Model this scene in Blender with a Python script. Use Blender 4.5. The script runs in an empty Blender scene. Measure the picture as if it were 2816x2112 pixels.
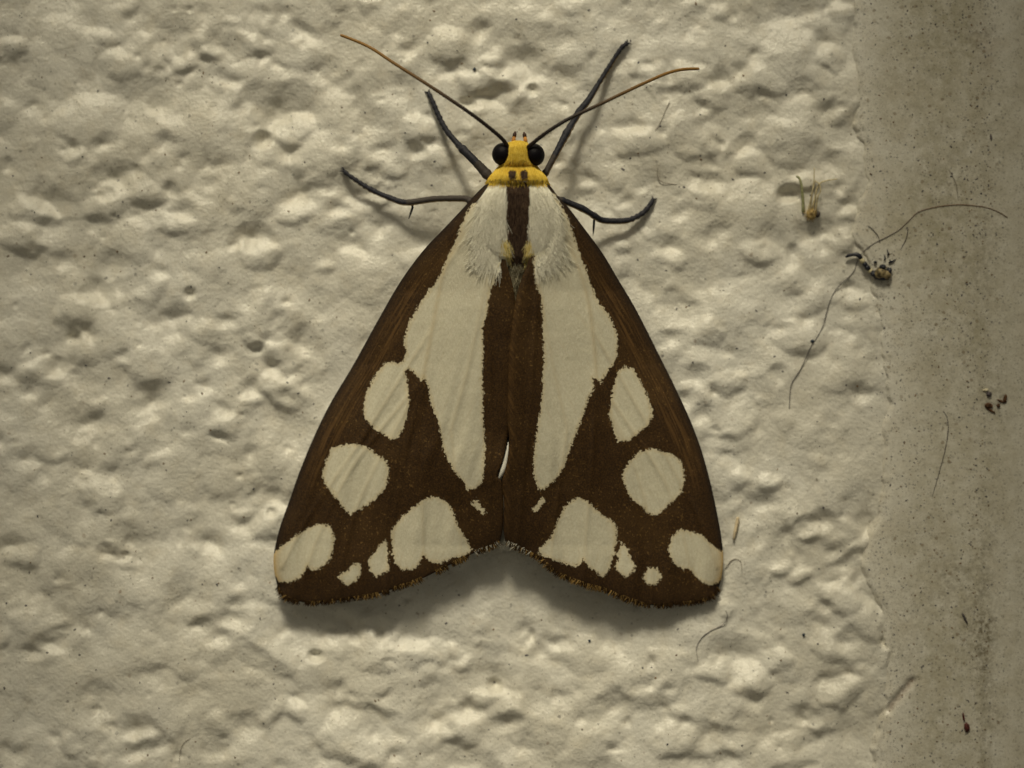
import bpy, math, random
import numpy as np
from mathutils import Vector
from mathutils.geometry import delaunay_2d_cdt

# ------------------------------------------------------------------ camera, world, lamp, exposure
K = 65.0 / 2816.0          # millimetres on the wall per photo pixel (the picture shows 65 mm of wall)
D = 150.0                  # camera to wall, mm
MM = 0.001
sc = bpy.context.scene
C = sc.collection

cam_d = bpy.data.cameras.new('camera')
cam_d.sensor_width = 36.0
cam_d.lens = 36.0 * D / 65.0
cam_d.clip_start = 0.005
cam_d.clip_end = 10.0
cam_d.dof.use_dof = True
cam_d.dof.focus_distance = (D - 2.4) * MM
cam_d.dof.aperture_fstop = 13.0
cam = bpy.data.objects.new('camera', cam_d)
cam.location = (0, -D * MM, 0)
cam.rotation_euler = (math.radians(90), 0, 0)
C.objects.link(cam)
sc.camera = cam

world = bpy.data.worlds.new('World')
sc.world = world
world.use_nodes = True
wb = world.node_tree.nodes['Background']
wb.inputs[0].default_value = (1.0, 0.90, 0.66, 1)
wb.inputs[1].default_value = 0.105

def lamp(name, loc, aim, energy, radius, cone, color):
    d = bpy.data.lights.new(name, 'SPOT')
    d.energy, d.shadow_soft_size, d.spot_size, d.spot_blend, d.color = energy, radius, math.radians(cone), 1.0, color
    o = bpy.data.objects.new(name, d)
    o.location = loc
    o.rotation_euler = (Vector(aim) - Vector(loc)).to_track_quat('-Z', 'Y').to_euler()
    C.objects.link(o)


# a shaded porch lamp up to one side, as the glow of its wide shade; plus a second spot, added for a pool of light that fades towards the corners
lamp('porch_lamp_shade', (-0.045, -0.22, 0.32), (-0.008, 0, -0.001), 1.1, 0.155, 60, (1.0, 0.90, 0.665))
lamp('added_pool_spot', (-0.023, -0.112, 0.163), (-0.001, 0, -0.009), 3.55, 0.034, 16.5, (1.0, 0.90, 0.665))

vs = sc.view_settings
vs.view_transform = 'Standard'
vs.look = 'None'
vs.exposure = 0.0
vs.gamma = 1.0
vs.use_curve_mapping = False
sc.cycles.use_denoising = True
sc.cycles.max_bounces = 6

# ------------------------------------------------------------------ helpers
rng = np.random.RandomState(7)
random.seed(11)


def W(px, py, h):
    """photo pixel + height above the wall plane (mm) -> point in metres"""
    s = (D - h) / D
    return ((px - 1408.0) * K * s * MM, -h * MM, (1056.0 - py) * K * s * MM)


def crop(x0, y0, s, pts):
    return [(x0 + x / s, y0 + y / s) for x, y in pts]


def sstep(a, b, x):
    t = np.clip((x - a) / (b - a), 0, 1)
    return t * t * (3 - 2 * t)


LAT = {}


def vnoise(x, y, scale, seed):
    """value noise, about -1..1, feature size = scale (photo pixels)"""
    if seed not in LAT:
        LAT[seed] = np.random.RandomState(seed).rand(256, 256) * 2 - 1
    lat = LAT[seed]
    gx, gy = x / scale + 300.37, y / scale + 300.71
    ix, iy = np.floor(gx).astype(int), np.floor(gy).astype(int)
    fx, fy = gx - ix, gy - iy
    fx = fx * fx * fx * (fx * (fx * 6 - 15) + 10)
    fy = fy * fy * fy * (fy * (fy * 6 - 15) + 10)
    a = lat[ix & 255, iy & 255]; b = lat[(ix + 1) & 255, iy & 255]
    c = lat[ix & 255, (iy + 1) & 255]; d = lat[(ix + 1) & 255, (iy + 1) & 255]
    return (a * (1 - fx) + b * fx) * (1 - fy) + (c * (1 - fx) + d * fx) * fy


def fbm(x, y, scale, seed, octs=3, gain=0.5):
    o, a, n = 0, 1.0, 0
    for k in range(octs):
        o = o + a * vnoise(x + 17.3 * k, y - 9.1 * k, scale / 2 ** k, seed + k)
        n += a; a *= gain
    return o / n


def seg_dist(x, y, poly, closed=True):
    x = np.asarray(x, float); y = np.asarray(y, float)
    p = np.asarray(poly, float)
    q = np.roll(p, -1, axis=0) if closed else p[1:]
    p = p if closed else p[:-1]
    best = np.full(x.shape, 1e18)
    for (ax, ay), (bx, by) in zip(p, q):
        dx, dy = bx - ax, by - ay
        t = np.clip(((x - ax) * dx + (y - ay) * dy) / (dx * dx + dy * dy + 1e-12), 0, 1)
        best = np.minimum(best, (x - ax - t * dx) ** 2 + (y - ay - t * dy) ** 2)
    return np.sqrt(best)


def inside(x, y, poly):
    x = np.asarray(x, float); y = np.asarray(y, float)
    r = np.zeros(x.shape, bool)
    n = len(poly)
    for i in range(n):
        ax, ay = poly[i]; bx, by = poly[(i + 1) % n]
        if ay == by:
            continue
        c = ((ay > y) != (by > y)) & (x < (bx - ax) * (y - ay) / (by - ay) + ax)
        r ^= c
    return r


def sdf(x, y, poly):
    """positive inside"""
    d = seg_dist(x, y, poly)
    return np.where(inside(x, y, poly), d, -d)


def smooth_poly(pts, closed=True, step=8.0):
    """Catmull-Rom through the points, resampled"""
    n = len(pts); out = []
    rngk = range(n) if closed else range(n - 1)
    for i in rngk:
        if closed:
            p0, p1, p2, p3 = pts[i - 1], pts[i], pts[(i + 1) % n], pts[(i + 2) % n]
        else:
            p0, p1, p2, p3 = pts[max(i - 1, 0)], pts[i], pts[i + 1], pts[min(i + 2, n - 1)]
        L = max(1, int(math.dist(p1[:2], p2[:2]) / step))
        for k in range(L):
            t = k / L
            out.append(tuple(0.5 * ((2 * b) + (c - a) * t + (2 * a - 5 * b + 4 * c - d) * t * t + (3 * b - a - 3 * c + d) * t ** 3)
                             for a, b, c, d in zip(p0, p1, p2, p3)))
    if not closed:
        out.append(tuple(pts[-1]))
    return out


def mesh_np(name, verts, faces, mat, parent=None, smooth=True, attrs=None, loc=None):
    """verts: (n,3); faces: (m,3) or (m,4) array or a list of tuples. loc: origin of the object in metres"""
    me = bpy.data.meshes.new(name)
    verts = np.asarray(verts, np.float32)
    if loc is not None:
        verts = verts - np.asarray(loc, np.float32)
    if isinstance(faces, np.ndarray):
        n, k = faces.shape
        me.vertices.add(len(verts)); me.vertices.foreach_set('co', verts.ravel())
        me.loops.add(n * k); me.loops.foreach_set('vertex_index', faces.astype(np.int32).ravel())
        me.polygons.add(n); me.polygons.foreach_set('loop_start', np.arange(0, n * k, k, dtype=np.int32))
        me.update(calc_edges=True)
    else:
        me.from_pydata([tuple(map(float, v)) for v in verts], [], [tuple(map(int, f)) for f in faces])
        me.update()
    me.polygons.foreach_set('use_smooth', np.full(len(me.polygons), bool(smooth)))
    for an, av in (attrs or {}).items():
        a = me.attributes.new(an, 'FLOAT', 'POINT')
        a.data.foreach_set('value', np.asarray(av, np.float32))
    me.materials.append(mat)
    o = bpy.data.objects.new(name, me)
    C.objects.link(o)
    if loc is not None:
        o.location = loc
    if parent is not None:
        o.parent = parent
    return o


def tag(o, label=None, cat=None, group=None, kind=None):
    if label: o['label'] = label
    if cat: o['category'] = cat
    if group: o['group'] = group
    if kind: o['kind'] = kind
    return o


def tube_data(pts, radii, nseg=8, base=0, cap=True):
    """pts in metres, radii in metres; returns verts, faces (quads + tip tris)"""
    P = [Vector(p) for p in pts]
    V, F = [], []
    n = len(P)
    ref = Vector((0, 1, 0))
    for i in range(n):
        t = (P[min(i + 1, n - 1)] - P[max(i - 1, 0)]).normalized()
        u = ref - t * ref.dot(t)
        if u.length < 1e-6:
            u = Vector((1, 0, 0)) - t * t.x
        u.normalize()
        w = t.cross(u)
        for k in range(nseg):
            a = 2 * math.pi * k / nseg
            V.append(P[i] + (u * math.cos(a) + w * math.sin(a)) * radii[i])
    for i in range(n - 1):
        for k in range(nseg):
            k2 = (k + 1) % nseg
            F.append((base + i * nseg + k, base + i * nseg + k2, base + (i + 1) * nseg + k2, base + (i + 1) * nseg + k))
    if cap:
        V.append(P[0]); V.append(P[-1])
        c0, c1 = base + n * nseg, base + n * nseg + 1
        for k in range(nseg):
            k2 = (k + 1) % nseg
            F.append((c0, base + k2, base + k))
            F.append((c1, base + (n - 1) * nseg + k, base + (n - 1) * nseg + k2))
    return V, F


def tube(name, pts, radii, mat, parent=None, nseg=8, attrs=None):
    V, F = tube_data(pts, radii, nseg)
    return mesh_np(name, [tuple(v) for v in V], F, mat, parent, True, attrs)


def ball_data(c, r, nu=14, nv=9, jit=0.0, seed=0, rot=0.0):
    """ellipsoid: c in metres, r=(rx,ry,rz) metres, rotated by rot in the wall plane"""
    rr = random.Random(seed)
    V, F = [], []
    ca, sa = math.cos(rot), math.sin(rot)
    for j in range(nv + 1):
        ph = math.pi * j / nv
        for i in range(nu):
            th = 2 * math.pi * i / nu
            k = 1 + jit * (rr.random() - 0.5) * 2
            x, y, z = r[0] * math.sin(ph) * math.cos(th) * k, r[1] * math.sin(ph) * math.sin(th) * k, r[2] * math.cos(ph) * k
            V.append((c[0] + x * ca - z * sa, c[1] + y, c[2] + x * sa + z * ca))
    for j in range(nv):
        for i in range(nu):
            i2 = (i + 1) % nu
            F.append((j * nu + i, j * nu + i2, (j + 1) * nu + i2, (j + 1) * nu + i))
    return V, F


# ---- node materials
class NT:
    def __init__(self, name):
        self.m = bpy.data.materials.new(name)
        self.m.use_nodes = True
        self.t = self.m.node_tree
        self.b = self.t.nodes['Principled BSDF']
        self._obj = None

    def n(self, typ, **kw):
        nd = self.t.nodes.new(typ)
        for k, v in kw.items():
            setattr(nd, k, v)
        return nd

    def link(self, a, b):
        self.t.links.new(a, b)

    def put(self, sock, v):
        if isinstance(v, bpy.types.NodeSocket):
            self.link(v, sock)
        elif isinstance(v, (tuple, list)) and len(v) == 3 and sock.type == 'RGBA':
            sock.default_value = (*v, 1)
        else:
            sock.default_value = v

    def mm(self, scale=(1, 1, 1)):
        """object coordinates in millimetres"""
        g = self.n('ShaderNodeTexCoord')
        mp = self.n('ShaderNodeMapping')
        mp.inputs['Scale'].default_value = tuple(1000 * s for s in scale)
        self.link(g.outputs['Object'], mp.inputs['Vector'])
        return mp.outputs[0]

    def noise(self, vec, scale, detail=3, rough=0.55):
        nd = self.n('ShaderNodeTexNoise')
        self.link(vec, nd.inputs['Vector'])
        nd.inputs['Scale'].default_value = scale
        nd.inputs['Detail'].default_value = detail
        nd.inputs['Roughness'].default_value = rough
        return nd.outputs['Fac']

    def voro(self, vec, scale, rnd=1.0):
        nd = self.n('ShaderNodeTexVoronoi')
        self.link(vec, nd.inputs['Vector'])
        nd.inputs['Scale'].default_value = scale
        nd.inputs['Randomness'].default_value = rnd
        return nd.outputs['Distance'], nd.outputs['Color']

    def math(self, op, a, b=None, c=None, clamp=False):
        nd = self.n('ShaderNodeMath', operation=op, use_clamp=clamp)
        self.put(nd.inputs[0], a)
        if b is not None: self.put(nd.inputs[1], b)
        if c is not None: self.put(nd.inputs[2], c)
        return nd.outputs[0]

    def ramp(self, v, a, b, lo=0.0, hi=1.0):
        nd = self.n('ShaderNodeMapRange', interpolation_type='SMOOTHSTEP')
        self.put(nd.inputs['Value'], v)
        nd.inputs['From Min'].default_value = a; nd.inputs['From Max'].default_value = b
        nd.inputs['To Min'].default_value = lo; nd.inputs['To Max'].default_value = hi
        return nd.outputs[0]

    def mix(self, f, a, b, blend='MIX'):
        nd = self.n('ShaderNodeMix', data_type='RGBA', blend_type=blend)
        self.put(nd.inputs[0], f); self.put(nd.inputs[6], a); self.put(nd.inputs[7], b)
        return nd.outputs[2]

    def attr(self, name):
        nd = self.n('ShaderNodeAttribute', attribute_name=name)
        return nd.outputs['Fac']

    def bump(self, h, dist_mm, strength=1.0):
        nd = self.n('ShaderNodeBump')
        nd.inputs['Strength'].default_value = strength
        nd.inputs['Distance'].default_value = dist_mm * MM
        self.put(nd.inputs['Height'], h)
        self.link(nd.outputs[0], self.b.inputs['Normal'])

    def done(self, color, rough=0.6, spec=0.3):
        self.put(self.b.inputs['Base Color'], color)
        self.put(self.b.inputs['Roughness'], rough)
        self.b.inputs['Specular IOR Level'].default_value = spec
        return self.m


def plain(name, color, rough=0.6, spec=0.3, var=0.25, scale=6.0):
    t = NT(name)
    f = t.noise(t.mm(), scale, 3)
    c = t.mix(t.ramp(f, 0.3, 0.7), tuple(v * (1 - var) for v in color), tuple(min(1, v * (1 + var)) for v in color))
    return t.done(c, rough, spec)


def speckle(t, vec, base, scale, keep, size, col, amount=1.0):
    """dirt grains: keep = share of voronoi cells that carry a grain"""
    nz = t.n('ShaderNodeTexNoise'); t.link(vec, nz.inputs['Vector']); nz.inputs['Scale'].default_value = scale * 1.7; nz.inputs['Detail'].default_value = 3
    wv = t.n('ShaderNodeVectorMath', operation='MULTIPLY_ADD'); t.link(nz.outputs['Color'], wv.inputs[0]); wv.inputs[1].default_value = (0.55 / scale,) * 3; t.link(vec, wv.inputs[2])
    d, c = t.voro(wv.outputs[0], scale)
    sep = t.n('ShaderNodeSeparateColor'); t.link(c, sep.inputs[0])
    on = t.math('LESS_THAN', sep.outputs[0], keep)
    dot = t.math('LESS_THAN', d, t.math('MULTIPLY', sep.outputs[1], size))
    f = t.math('MULTIPLY', t.math('MULTIPLY', on, dot), t.math('MULTIPLY', t.math('ADD', t.math('MULTIPLY', sep.outputs[2], 0.6), 0.4), amount))
    return t.mix(f, base, col)


def wall_material(name, strip=False):
    t = NT(name)
    v = t.mm()
    big = t.noise(v, 0.12, 4)
    mid = t.noise(v, 0.9, 4)
    base = t.mix(t.ramp(big, 0.3, 0.7), (0.70, 0.675, 0.60), (0.79, 0.775, 0.72))
    base = t.mix(t.ramp(mid, 0.45, 0.8, 0, 0.35), base, (0.66, 0.60, 0.48))
    if strip:
        base = t.mix(t.ramp(t.noise(v, 0.5, 5, 0.65), 0.42, 0.75, 0, 0.5), base, (0.52, 0.47, 0.37))
        base = t.mix(t.math('MULTIPLY', t.attr('dust'), t.ramp(t.noise(v, 1.1, 6, 0.75), 0.32, 0.66, 0.3, 1.0)), base, (0.42, 0.39, 0.29))
        dirt = t.attr('dirt')
        g = t.noise(v, 3.0, 6, 0.75)
        base = t.mix(t.math('MULTIPLY', dirt, t.ramp(g, 0.40, 0.62)), base, (0.19, 0.165, 0.11))
        base = t.mix(t.math('MULTIPLY', t.attr('stain'), t.ramp(g, 0.3, 0.6, 0.1, 0.6)), base, (0.20, 0.11, 0.075))
        base = speckle(t, v, base, 4.2, 0.40, 0.32, (0.09, 0.095, 0.11), 0.8)
        base = speckle(t, v, base, 2.3, 0.25, 0.28, (0.22, 0.165, 0.10), 0.7)
        base = speckle(t, v, base, 7.5, 0.55, 0.5, (0.20, 0.185, 0.15), 0.6)
        base = speckle(t, v, base, 12.0, 0.5, 0.5, (0.24, 0.22, 0.19), 0.6)
    else:
        patch = t.ramp(t.noise(v, 0.22, 3), 0.35, 0.7, 0.25, 1.0)
        one = t.math('MULTIPLY', patch, 0.8)
        base = speckle(t, v, base, 2.6, 0.16, 0.30, (0.10, 0.095, 0.10), one)
        base = speckle(t, v, base, 1.7, 0.13, 0.22, (0.22, 0.13, 0.07), one)
        base = speckle(t, v, base, 5.0, 0.22, 0.40, (0.25, 0.22, 0.18), one)
    base = t.mix(1.0, base, t.mix(t.ramp(t.noise(v, 11.0, 2, 0.6), 0.3, 0.7), (0.90, 0.90, 0.885), (1.0, 1.0, 1.0)), 'MULTIPLY')
    h = t.math('ADD', t.math('MULTIPLY', t.noise(v, 4.0, 5, 0.6), 0.7), t.math('MULTIPLY', t.noise(v, 1.4, 3), 0.6))
    t.bump(h, 0.10 if not strip else 0.05)
    return t.done(base, 0.31, 0.5)


M = {}
M['wall'] = wall_material('rough_white_paint')
M['trim'] = wall_material('dusty_white_paint', True)

# ------------------------------------------------------------------ outlines of the moth (needed by the wall: it is flat under it)
L_COSTA = [(1345, 505), (1332, 510), (1301, 541), (1272, 574), (1225, 624), (1163, 690), (1100, 776), (1042, 876), (970, 1006), (912, 1103), (869, 1189),
           (830, 1281), (792, 1387), (767, 1459), (753, 1527), (755, 1575), (763, 1612)]
L_OUTER = [(763, 1612), (776, 1637), (805, 1652), (859, 1658), (917, 1652), (970, 1645), (1038, 1634), (1086, 1618), (1134, 1602), (1182, 1581), (1230, 1558), (1279, 1533),
           (1327, 1512), (1361, 1500), (1375, 1488)]
L_INNER = [(1375, 1488), (1382, 1455), (1385, 1382), (1379, 1324), (1368, 1309), (1381, 1270), (1391, 1228), (1403, 1150), (1413, 960), (1421, 865), (1416, 819), (1407, 772), (1392, 722), (1386, 690)]
R_COSTA = [(1497, 505), (1512, 510), (1539, 546), (1562, 569), (1600, 619), (1656, 695), (1697, 763), (1750, 853), (1813, 977), (1861, 1074), (1900, 1160), (1929, 1238),
           (1953, 1324), (1972, 1411), (1984, 1479), (1989, 1541), (1983, 1594), (1976, 1618)]
R_OUTER = [(1976, 1618), (1960, 1640), (1919, 1654), (1871, 1659), (1808, 1665), (1765, 1660), (1707, 1641), (1663, 1622), (1620, 1611), (1567, 1592), (1519, 1568), (1485, 1536),
           (1446, 1517), (1408, 1499), (1389, 1488)]
R_INNER = [(1389, 1488), (1385, 1454), (1386, 1382), (1381, 1324), (1393, 1276), (1400, 1213), (1396, 1160), (1396, 1098), (1401, 962), (1411, 871), (1419, 822), (1434, 767), (1449, 731), (1460, 690)]

# ------------------------------------------------------------------ the stucco wall (a sculpted height field)
# lumps (+) and hollows (-) read off the photograph: x, y, rx, ry, angle (degrees, clockwise down to the right), height mm
FEATS = []
HOLES = []          # small deep pin-holes in the paint


def feats(x0, y0, s, sign, rows):
    for r in rows:
        x, y, rx, ry = r[:4]
        a = r[4] if len(r) > 4 else 0
        k = r[5] if len(r) > 5 else 1.0
        rx, ry = rx / s, ry / s
        ry = max(ry, 0.7 * rx)
        amp = (0.0078 * min(rx, ry) + 0.075) * (min(k, 1.25) if sign < 0 else k) * sign
        if sign < 0 and k >= 1.65 and rx < 36:
            HOLES.append((x0 + x / s, y0 + y / s, rx, ry, (1.0 + 0.5 * (k - 1.65)) * min(rx, ry) * K))
            continue
        FEATS.append((x0 + x / s, y0 + y / s, rx, ry, a, amp))


feats(0, 0, 2.212, -1, [
    (1850, 190, 110, 60, 30), (1380, 280, 150, 45, 35), (985, 390, 45, 60, 30, 1.3), (930, 430, 50, 25, 20), (1400, 490, 90, 35, 12), (690, 270, 90, 45, 25, .7), (810, 740, 80, 60, 15, 1.5),
    (430, 880, 65, 45, 20, 1.2), (650, 850, 60, 45, -10, 1.4), (385, 915, 35, 30, 0, 1.2), (930, 645, 110, 35, 0), (1700, 665, 250, 45, 5, 1.1), (1860, 680, 70, 40, 0), (1560, 760, 80, 45, 10, 1.2), (1595, 850, 70, 60, 0, 1.7),
    (1820, 835, 55, 40, 0), (2060, 870, 90, 35, 0, .8), (700, 1105, 140, 55, -10, 1.3), (1050, 1160, 45, 65, 0, 1.3), (1100, 1025, 25, 25), (290, 1220, 170, 60, 25, .9), (270, 1375, 140, 40, 12), (1100, 1295, 100, 35, 10, 1.2),
    (830, 1345, 45, 35), (970, 1510, 110, 40, 30, .8), (1530, 1440, 130, 40, -15, 1.2), (1450, 1490, 70, 35), (1790, 1160, 190, 40, -28, 1.1), (1730, 920, 50, 50), (1580, 350, 70, 35), (2060, 1260, 110, 70), (2160, 1500, 80, 60),
    (200, 660, 60, 30), (1500, 620, 60, 25), (330, 1580, 90, 35), (680, 1620, 130, 50, 0, .8), (130, 400, 110, 35, 20, .6), (30, 1000, 60, 30), (1250, 380, 40, 40, 0, .9), (560, 150, 120, 50, 0, .5)])
feats(0, 0, 2.212, 1, [
    (760, 380, 150, 60, 8), (1100, 390, 80, 60), (1290, 320, 90, 60), (70, 290, 110, 70), (610, 230, 90, 45, 25), (1440, 590, 80, 70, 50), (560, 730, 220, 120, -15, .55), (870, 1170, 140, 80), (1630, 970, 120, 80), (1790, 790, 130, 85),
    (2000, 940, 220, 75, -25), (1790, 1250, 120, 60), (220, 1310, 130, 55, 20), (160, 1440, 150, 60, 5), (1060, 1280, 60, 40), (1560, 1560, 150, 70), (1520, 270, 85, 80), (1850, 330, 170, 80, 0, .6), (1040, 830, 280, 120, 5, .45),
    (980, 1010, 200, 70, 30, .6), (450, 950, 100, 45, -20), (1540, 700, 90, 40), (640, 1240, 160, 60, -15, .8), (1080, 1370, 110, 40, 5), (2050, 400, 120, 70, 0, .6), (1700, 560, 220, 80, 0, .4)])
feats(0, 700, 2.37, -1, [
    (640, 215, 140, 55, -20, 1.1), (1240, 245, 40, 36, 0, 2.0), (1330, 295, 60, 45), (1600, 260, 35, 35), (470, 540, 60, 40, -15, 2.0), (420, 500, 50, 40), (560, 490, 60, 45, 0, 1.2), (1470, 400, 130, 35, 15), (1650, 605, 95, 45, -10, 1.3),
    (1390, 640, 120, 45, -8), (1770, 745, 85, 65, 50, 1.1), (1990, 850, 70, 40, -40, 1.2), (820, 660, 50, 35), (360, 725, 110, 40), (510, 785, 60, 30), (180, 600, 70, 40), (180, 890, 80, 30), (980, 960, 180, 50, -22, 1.1),
    (1450, 1030, 80, 40), (1640, 900, 110, 40, 15), (1890, 940, 80, 35, 15), (1040, 1080, 50, 40), (560, 1110, 150, 30, 8), (180, 1330, 110, 40, 20), (20, 1220, 60, 60), (720, 1440, 160, 65, -5, 1.1), (1410, 1205, 80, 40, 20),
    (1620, 1290, 80, 25, 30), (1760, 1600, 90, 50), (1310, 870, 70, 35), (1950, 570, 150, 30, -22), (900, 560, 45, 40), (0, 760, 110, 50), (1100, 430, 240, 30, -8, .7)])
feats(0, 700, 2.37, 1, [
    (510, 360, 160, 80, 5, 1.1), (1430, 280, 80, 60), (1290, 470, 160, 85, -5), (1640, 540, 85, 60), (1790, 640, 120, 60), (490, 490, 22, 18), (1620, 960, 110, 50), (1860, 900, 150, 75, 5), (210, 750, 130, 50), (300, 820, 140, 70, 10, .7),
    (1450, 1110, 140, 55, -8), (1030, 1355, 100, 35), (40, 1310, 80, 55, 20), (650, 1570, 180, 95, 25), (760, 330, 65, 60), (1590, 325, 30, 25), (950, 700, 200, 80, -10, .5), (560, 620, 130, 60, -5, .7), (1250, 1010, 160, 70, -20, .6), (900, 1230, 220, 60, -8, .6)])
feats(0, 1362, 2.212, -1, [
    (690, 350, 85, 40, 10, 1.1), (770, 370, 28, 36, 0, 1.8), (820, 260, 140, 65, 20), (1290, 295, 110, 50, 10, 1.1), (1640, 110, 35, 32, 0, 1.7), (1490, 175, 100, 30), (1100, 270, 50, 30), (60, 320, 120, 50, -35, 1.1), (360, 490, 60, 22),
    (370, 830, 80, 45, 15), (340, 890, 120, 50, 15), (530, 830, 110, 35), (230, 960, 90, 35, -20), (1240, 785, 80, 28), (1420, 672, 70, 25), (1430, 765, 110, 28, 10), (1740, 835, 230, 50, 24, 1.1), (2080, 810, 160, 70, -12, .9),
    (1930, 970, 52, 38, 0, 2.6), (1330, 875, 100, 25, -20), (560, 1285, 150, 32, -25), (660, 1390, 80, 32), (820, 1415, 140, 32, 5), (850, 1545, 130, 45, 12, 1.1), (965, 1520, 45, 80), (1480, 1400, 130, 32, -4), (1790, 1265, 80, 22, 20),
    (2060, 1350, 24, 22, 0, 1.4), (2150, 1415, 100, 32, 15), (310, 1480, 60, 32), (1350, 1520, 130, 50, -5, .8), (60, 1560, 110, 50, 0, .8), (960, 1100, 120, 30, -5, .4)])
feats(0, 1362, 2.212, 1, [
    (1480, 140, 60, 50), (1690, 170, 140, 40, -12), (860, 1490, 130, 70, 5, 1.2), (1620, 890, 280, 65, 25, .8), (1350, 930, 140, 60, -8, .7), (1800, 1325, 90, 45, 15), (2130, 1490, 120, 45), (1410, 615, 55, 50), (680, 300, 90, 40, 5),
    (500, 900, 130, 60, 25), (120, 360, 120, 50, -10), (800, 430, 90, 40), (40, 840, 90, 32, -25), (740, 560, 220, 80, 12, .5), (1240, 700, 120, 60, 0, .7), (1870, 825, 30, 25), (340, 1000, 110, 50, -10, .8), (1960, 1040, 240, 60, 10, .5)])
feats(900, 1500, 2.011, -1, [
    (290, 490, 28, 38, 0, 2.4), (320, 430, 110, 60, 0, .8), (1135, 510, 22, 38, 0, 2.0), (1100, 480, 110, 35), (920, 775, 50, 25, 0, 1.9), (920, 730, 150, 55, 8), (1280, 545, 85, 22), (780, 920, 95, 40, -30, 1.2), (620, 962, 150, 30, -5),
    (250, 1030, 180, 38, 12, 1.1), (65, 945, 24, 22, 0, 1.6), (1000, 985, 120, 32, 3, 1.1), (935, 955, 40, 40), (1800, 640, 55, 60), (1810, 690, 18, 18, 0, 1.4), (1780, 745, 55, 50), (1580, 885, 150, 26, -22), (1670, 970, 70, 38, -30), (1900, 800, 55, 40),
    (1850, 910, 80, 40), (1960, 1000, 90, 32), (2100, 1060, 120, 40), (2190, 620, 90, 60), (370, 600, 55, 25), (360, 660, 60, 25), (500, 510, 150, 30, 20), (1270, 832, 85, 36, 0, .8), (1600, 1110, 70, 36), (400, 1170, 70, 70, 45), (2150, 1200, 80, 60), (290, 835, 70, 26),
    (600, 1170, 40, 60, 0, .8)])
feats(900, 1500, 2.011, 1, [
    (500, 595, 140, 55, 5), (290, 610, 170, 70), (660, 575, 60, 45), (1000, 905, 130, 60), (1420, 615, 180, 55, 5, .7), (730, 645, 60, 40), (1820, 585, 30, 25), (880, 845, 90, 50, -20), (760, 1030, 130, 80, -15, .8), (190, 1095, 220, 50, 12), (1850, 760, 70, 70),
    (2130, 700, 110, 70), (1960, 945, 100, 50), (1900, 1070, 150, 50), (1240, 990, 120, 60, 0, .6), (1440, 800, 260, 120, -5, .35), (240, 780, 240, 120, 0, .35), (80, 590, 90, 50, -20)])
feats(1900, 1300, 2.0426, -1, [
    (380, 190, 95, 60), (640, 300, 80, 30, -40), (720, 272, 110, 30, 22), (850, 250, 40, 38), (1000, 285, 140, 50, -12, 1.1), (780, 425, 90, 35), (830, 530, 80, 60, -30, .9), (800, 612, 50, 45, 0, 1.4), (940, 480, 70, 50), (965, 590, 60, 120, 0, .8),
    (1020, 720, 70, 130, -15, .9), (1085, 940, 36, 32, 0, 2.4), (1060, 880, 60, 60), (760, 742, 55, 28, -40), (750, 840, 110, 40, 18), (880, 922, 120, 30, 4), (270, 1045, 190, 70, 6), (780, 1175, 110, 60, -8, 1.1), (880, 1120, 70, 50), (260, 1140, 20, 20, 0, 1.4), (650, 1375, 110, 30, 12),
    (240, 1492, 90, 30), (650, 1525, 170, 40, -8), (330, 1272, 80, 30, 28), (440, 480, 110, 40, -20, .6), (550, 150, 120, 50, 0, .5)])
feats(1900, 1300, 2.0426, 1, [
    (790, 965, 120, 50), (440, 50, 70, 60), (670, 320, 95, 50), (870, 300, 35, 60), (1050, 365, 100, 50, -15), (860, 710, 120, 80, 35), (960, 830, 120, 60, 45, .8), (480, 1050, 95, 55), (130, 1105, 70, 36), (340, 1180, 120, 50, -22), (850, 1225, 130, 42, -8), (300, 1520, 120, 36),
    (500, 560, 60, 40), (630, 590, 70, 50), (530, 1575, 170, 50, -8), (1080, 1060, 60, 110, 0, .5), (900, 430, 70, 40, 0, .8), (560, 770, 140, 50, 10, .5)])
feats(1900, 0, 2.37, -1, [
    (870, 30, 85, 45, 0, 1.3), (270, 100, 50, 55, 0, 1.2), (840, 270, 90, 60), (440, 385, 80, 50, -20), (330, 470, 90, 36), (500, 625, 70, 30), (740, 615, 110, 40, 12), (900, 722, 110, 38, -12, 1.2), (1070, 860, 45, 65, 0, 1.3), (340, 930, 75, 85, 15, 1.2), (170, 915, 60, 42),
    (640, 1260, 85, 65, 0, 1.9), (60, 705, 80, 30), (930, 1060, 160, 70, 15), (960, 1230, 45, 85, 10), (1030, 1340, 80, 45), (160, 512, 110, 30), (830, 1540, 150, 60, 5), (100, 1060, 60, 48), (110, 1170, 110, 32), (900, 432, 40, 34), (150, 1550, 110, 50, 0, .8), (600, 60, 60, 40, 0, .8)])
feats(1900, 0, 2.37, 1, [
    (185, 95, 65, 55, 0, 1.1), (990, 60, 110, 60), (900, 370, 110, 60), (920, 620, 55, 45, -20), (990, 750, 70, 45, -35), (740, 810, 140, 50, 0, .6), (640, 900, 220, 100, 5, .8), (470, 540, 150, 60, -10), (760, 1180, 100, 60), (980, 1305, 60, 36), (1040, 1425, 95, 36), (970, 1555, 130, 55, -22),
    (420, 1645, 120, 50), (400, 1070, 120, 70, 15), (370, 20, 65, 75), (150, 620, 130, 60, -10, .7), (380, 1330, 260, 110, 0, .35), (640, 300, 170, 90, 0, .5), (90, 960, 70, 40)])
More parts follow.
